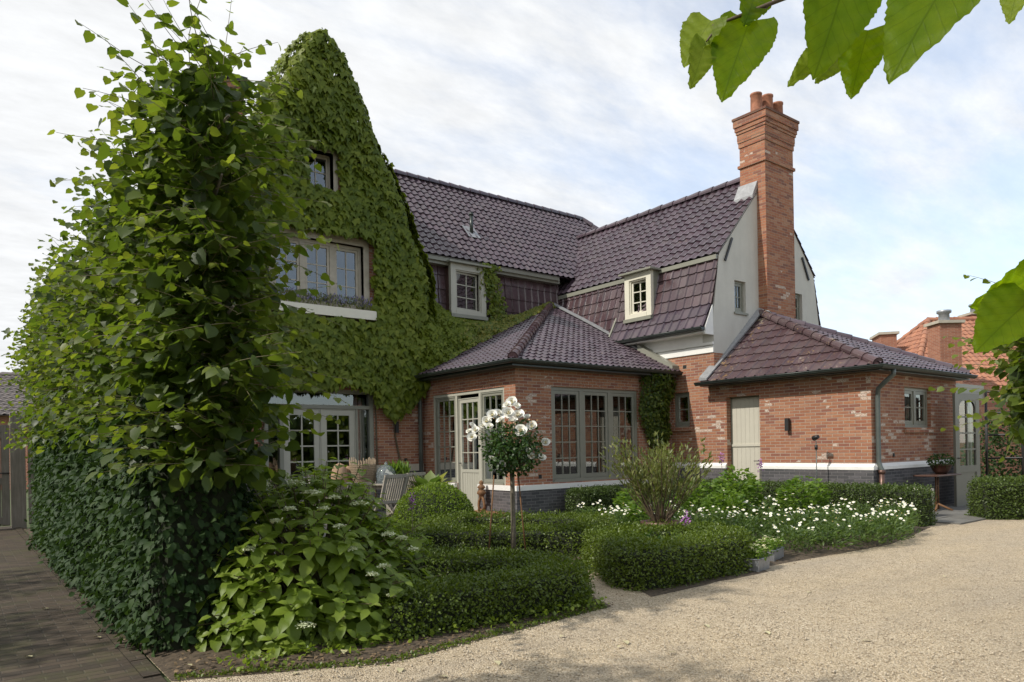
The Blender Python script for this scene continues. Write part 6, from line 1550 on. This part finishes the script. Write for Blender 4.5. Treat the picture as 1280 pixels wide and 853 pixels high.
def big_leaf(base, tip, width, d0, d1, m, roll=0.0, fold=.10, nm='leaf'):
    """serrated lime leaf from base pixel to tip pixel; d0, d1 distances"""
    p, q = toworld(*base, d0), toworld(*tip, d1); Tn = (q - p); Ln = Tn.length; Tn.normalize()
    vd = ((p + q) / 2 - Vector((0, 0, EYE))).normalized(); Nn = -vd; Nn = (Nn - Tn * Nn.dot(Tn)).normalized(); Bn = Tn.cross(Nn)
    c, s = math.cos(roll), math.sin(roll); Nn, Bn = Nn * c + Bn * s, Bn * c - Nn * s
    W_ = .95 * width / 896.82 * (d0 + d1) / 2 / max(.25, abs(c)); n = 34; V = []; U = []; F = []
    cols = [0, .25, .5, .75, .93, 1.0]
    for i in range(n + 1):
        t_ = i / n
        wd = (math.sin(math.pi * min(1, (t_ * .93 + .07)) ** .62) ** .72) * (1 - .25 * t_) * W_ / 2 * 1.12
        if t_ > .9: wd = wd * (1 - (t_ - .9) * 6) + .0012
        back = -.10 * Ln * max(0, 1 - t_ * 5)          # heart-shaped lobes reach behind the stalk
        for sg in (-1, 1):
            for cI in cols[1:] if sg > 0 else cols[::-1]:
                saw = (.006 if (i % 2) else -.009) if cI == 1.0 else 0
                a = sg * wd * (cI + saw * 2.2)
                y = Ln * t_ + back * cI ** 2 + Ln * .012 * (1 if i % 2 else 0) * (cI == 1.0)
                zz = fold * abs(a) - .16 * Ln * t_ ** 2 + .0016 * math.sin(t_ * 34 + cI * 5) * cI
                V.append(p + Tn * y + Bn * a + Nn * zz); U.append((.5 + sg * cI * .5 * wd / (W_ / 2), t_))
    k = len(cols) * 2 - 1
    for i in range(n):
        for j in range(k - 1): F.append((i * k + j, i * k + j + 1, (i + 1) * k + j + 1, (i + 1) * k + j))
    npmesh(nm, np.array([tuple(v) for v in V]), np.array(F), M[m], OL, np.array(U), True)
big_leaf((937, 26), (905, 112), 78, .76, .73, 'nearleaf', .15)
big_leaf((889, 26), (853, 76), 44, .765, .76, 'nearleafy', .7, .3)
big_leaf((882, 52), (868, 104), 36, .755, .74, 'nearleafy', -.3)
big_leaf((945, -12), (938, 20), 46, .78, .74, 'nearleaf', -.4)
big_leaf((1062, -45), (1030, 76), 100, .78, .73, 'nearleaf', -.25)
big_leaf((1085, 38), (1064, 112), 60, .80, .78, 'nearleaf', .2)
big_leaf((1030, 62), (990, 99), 32, .82, .80, 'nearleafy', .3)
big_leaf((1050, 72), (1026, 99), 24, .84, .82, 'nearleafy', -.2)
big_leaf((1215, -70), (1112, 72), 112, .74, .70, 'nearleaf', .55)
big_leaf((1275, -25), (1262, 20), 38, .86, .84, 'nearleafy', .2)
big_leaf((1292, 372), (1226, 426), 82, .84, .80, 'nearleaf', .35)
big_leaf((1300, 340), (1228, 388), 50, .87, .85, 'nearleaf', -.8)
for k_ in ('_',): pass
BT = thing('tree_belt', 'belt of dark trees behind the camera, mirrored in the windows', 'trees', (6, -16, 0))
BT['kind'] = 'stuff'
n = 9000; x_ = rng.uniform(-14, 34, n); P = np.stack([x_, -16 + rng.normal(size=n) * 1.1, rng.random(n) ** .8 * (3.6 + .7 * np.sin(x_ * .9) + .5 * np.sin(x_ * .37))], 1)
leafobj('foliage', leaves(P, rv(n), rv(n) + (0, .6, .4), rng.uniform(.35, .7, n), T_LIME), M['lime'], BT)
# unseen limes added left of the view to shade path and gravel
def shade_tree(x, y, zt, lab, zb=.7): lime_tree('lime_tree', lab, x, y, zt, 260, 1800, hx=.8, hy=1.2, zb=zb, group='unseen limes added left of the path')
shade_tree(-1.25, 3.1, 4.7, 'unseen lime added beside the camera to shade the gravel', 1.7)
shade_tree(-3.4, 7.4, 4.0, 'unseen shading lime added left of the brick path, nearer the camera')
shade_tree(-3.4, 10.2, 4.0, 'unseen shading lime added left of the brick path, farther from the camera')

# ------------------------------------------------------------------ small things on the ground
n = 2600; x_ = rng.uniform(1.05, 12.0, n) ; x_[:1700] = rng.uniform(1.05, 4.5, 1700); yb = np.interp(x_, [1.02, 2.2, 4.45, 5.0, 6.9, 9.9, 12.3], [4.75, 4.18, 4.38, 4.42, 4.5, 4.5, 4.95]); P = np.stack([x_, yb + np.abs(rng.normal(size=n)) * .22, np.full(n, .048)], 1); P[:, 2] = .012 + .036 * np.clip((P[:, 1] - yb) / .3, 0, 1); P = P[::2][:1100]; n = len(P)
o = leafobj('leaf_litter', leaves(P, rv(n) * (1, 1, .2), rv(n, .35) + (0, 0, 1), rng.uniform(.012, .035, n), T_OVATE), M['litter']); o['kind'] = 'stuff'
n = 3000; x_ = rng.uniform(1.05, 5.0, n); yb = np.interp(x_, [1.02, 2.2, 4.45, 5.0], [4.75, 4.18, 4.38, 4.42]); P = np.stack([x_, yb + .03 + rng.normal(size=n) * .035, np.full(n, .014)], 1); P = P[(P[:, 0] < 4.4)]; n = len(P)
o = leafobj('moss', leaves(P, rv(n) + (0, 0, .6), rv(n, .5) + (0, 0, 1), rng.uniform(.012, .028, n), T_SMALL), M['box']); o['kind'] = 'stuff'
for i, (u, v) in enumerate([(444, 833), (418, 828), (500, 834), (360, 808), (352, 812), (306, 815), (365, 842), (240, 838), (780, 800), (772, 808), (846, 815), (955, 788), (125, 640), (126, 796), (430, 818), (700, 795), (60, 760), (95, 720), (150, 800), (40, 820), (880, 780), (1010, 740), (1090, 800), (620, 825), (1180, 720), (560, 845)]):
    d = fw + rt * ((u - 640) / 896.82) + up * ((560.98 - v) / 896.82); s_ = -(EYE - .02) / d.z; p = d * s_ + Vector((0, 0, EYE))
    z = .05 if p.y > 4.5 and p.x > 1.02 else .014
    o = leafobj('fallen_leaf', leaves(np.array([[p.x, p.y, z]]), np.array([[math.cos(i * 2.1), math.sin(i * 2.1), .05]]), np.array([[.2, .1, 1]]), .055 + .012 * (i % 3), T_OVATE), M['dead'])
    tag(o, 'single dry yellowish leaf lying on the ground', 'leaf', 'fallen leaves on path and gravel')
n = 15000; d_ = 3.6 + 6.5 * rng.random(n) ** 1.5; lat = rng.uniform(-.72, .74, n) * d_
P = np.outer(d_, np.array(fw)) + np.outer(lat, np.array(rt0)); ok = (P[:, 1] < 4.35) & (P[:, 0] > 1.05); P = P[ok]; n = len(P); P[:, 2] = .012
oc = np.array([(1, 0, 0), (-1, 0, 0), (0, 1, 0), (0, -1, 0), (0, 0, .7), (0, 0, -.7)], float); of = np.array([(0, 2, 4), (2, 1, 4), (1, 3, 4), (3, 0, 4), (2, 0, 5), (1, 2, 5), (3, 1, 5), (0, 3, 5)])
sc = rng.uniform(.004, .010, (n, 1, 1)) * rng.uniform(.7, 1.3, (n, 1, 3)); a = rng.random(n) * 6.28; V = oc[None] * sc; V = np.stack([V[..., 0] * np.cos(a)[:, None] - V[..., 1] * np.sin(a)[:, None], V[..., 0] * np.sin(a)[:, None] + V[..., 1] * np.cos(a)[:, None], V[..., 2]], -1) + P[:, None]
o = npmesh('gravel_stones', V.reshape(-1, 3), (of[None] + (np.arange(n) * 6)[:, None, None]).reshape(-1, 3), M['pebble'], None, np.repeat(P[:, :2], 6, 0), True); o['kind'] = 'stuff'
for o in bpy.data.objects:
    if '_abs' in o: del o['_abs']
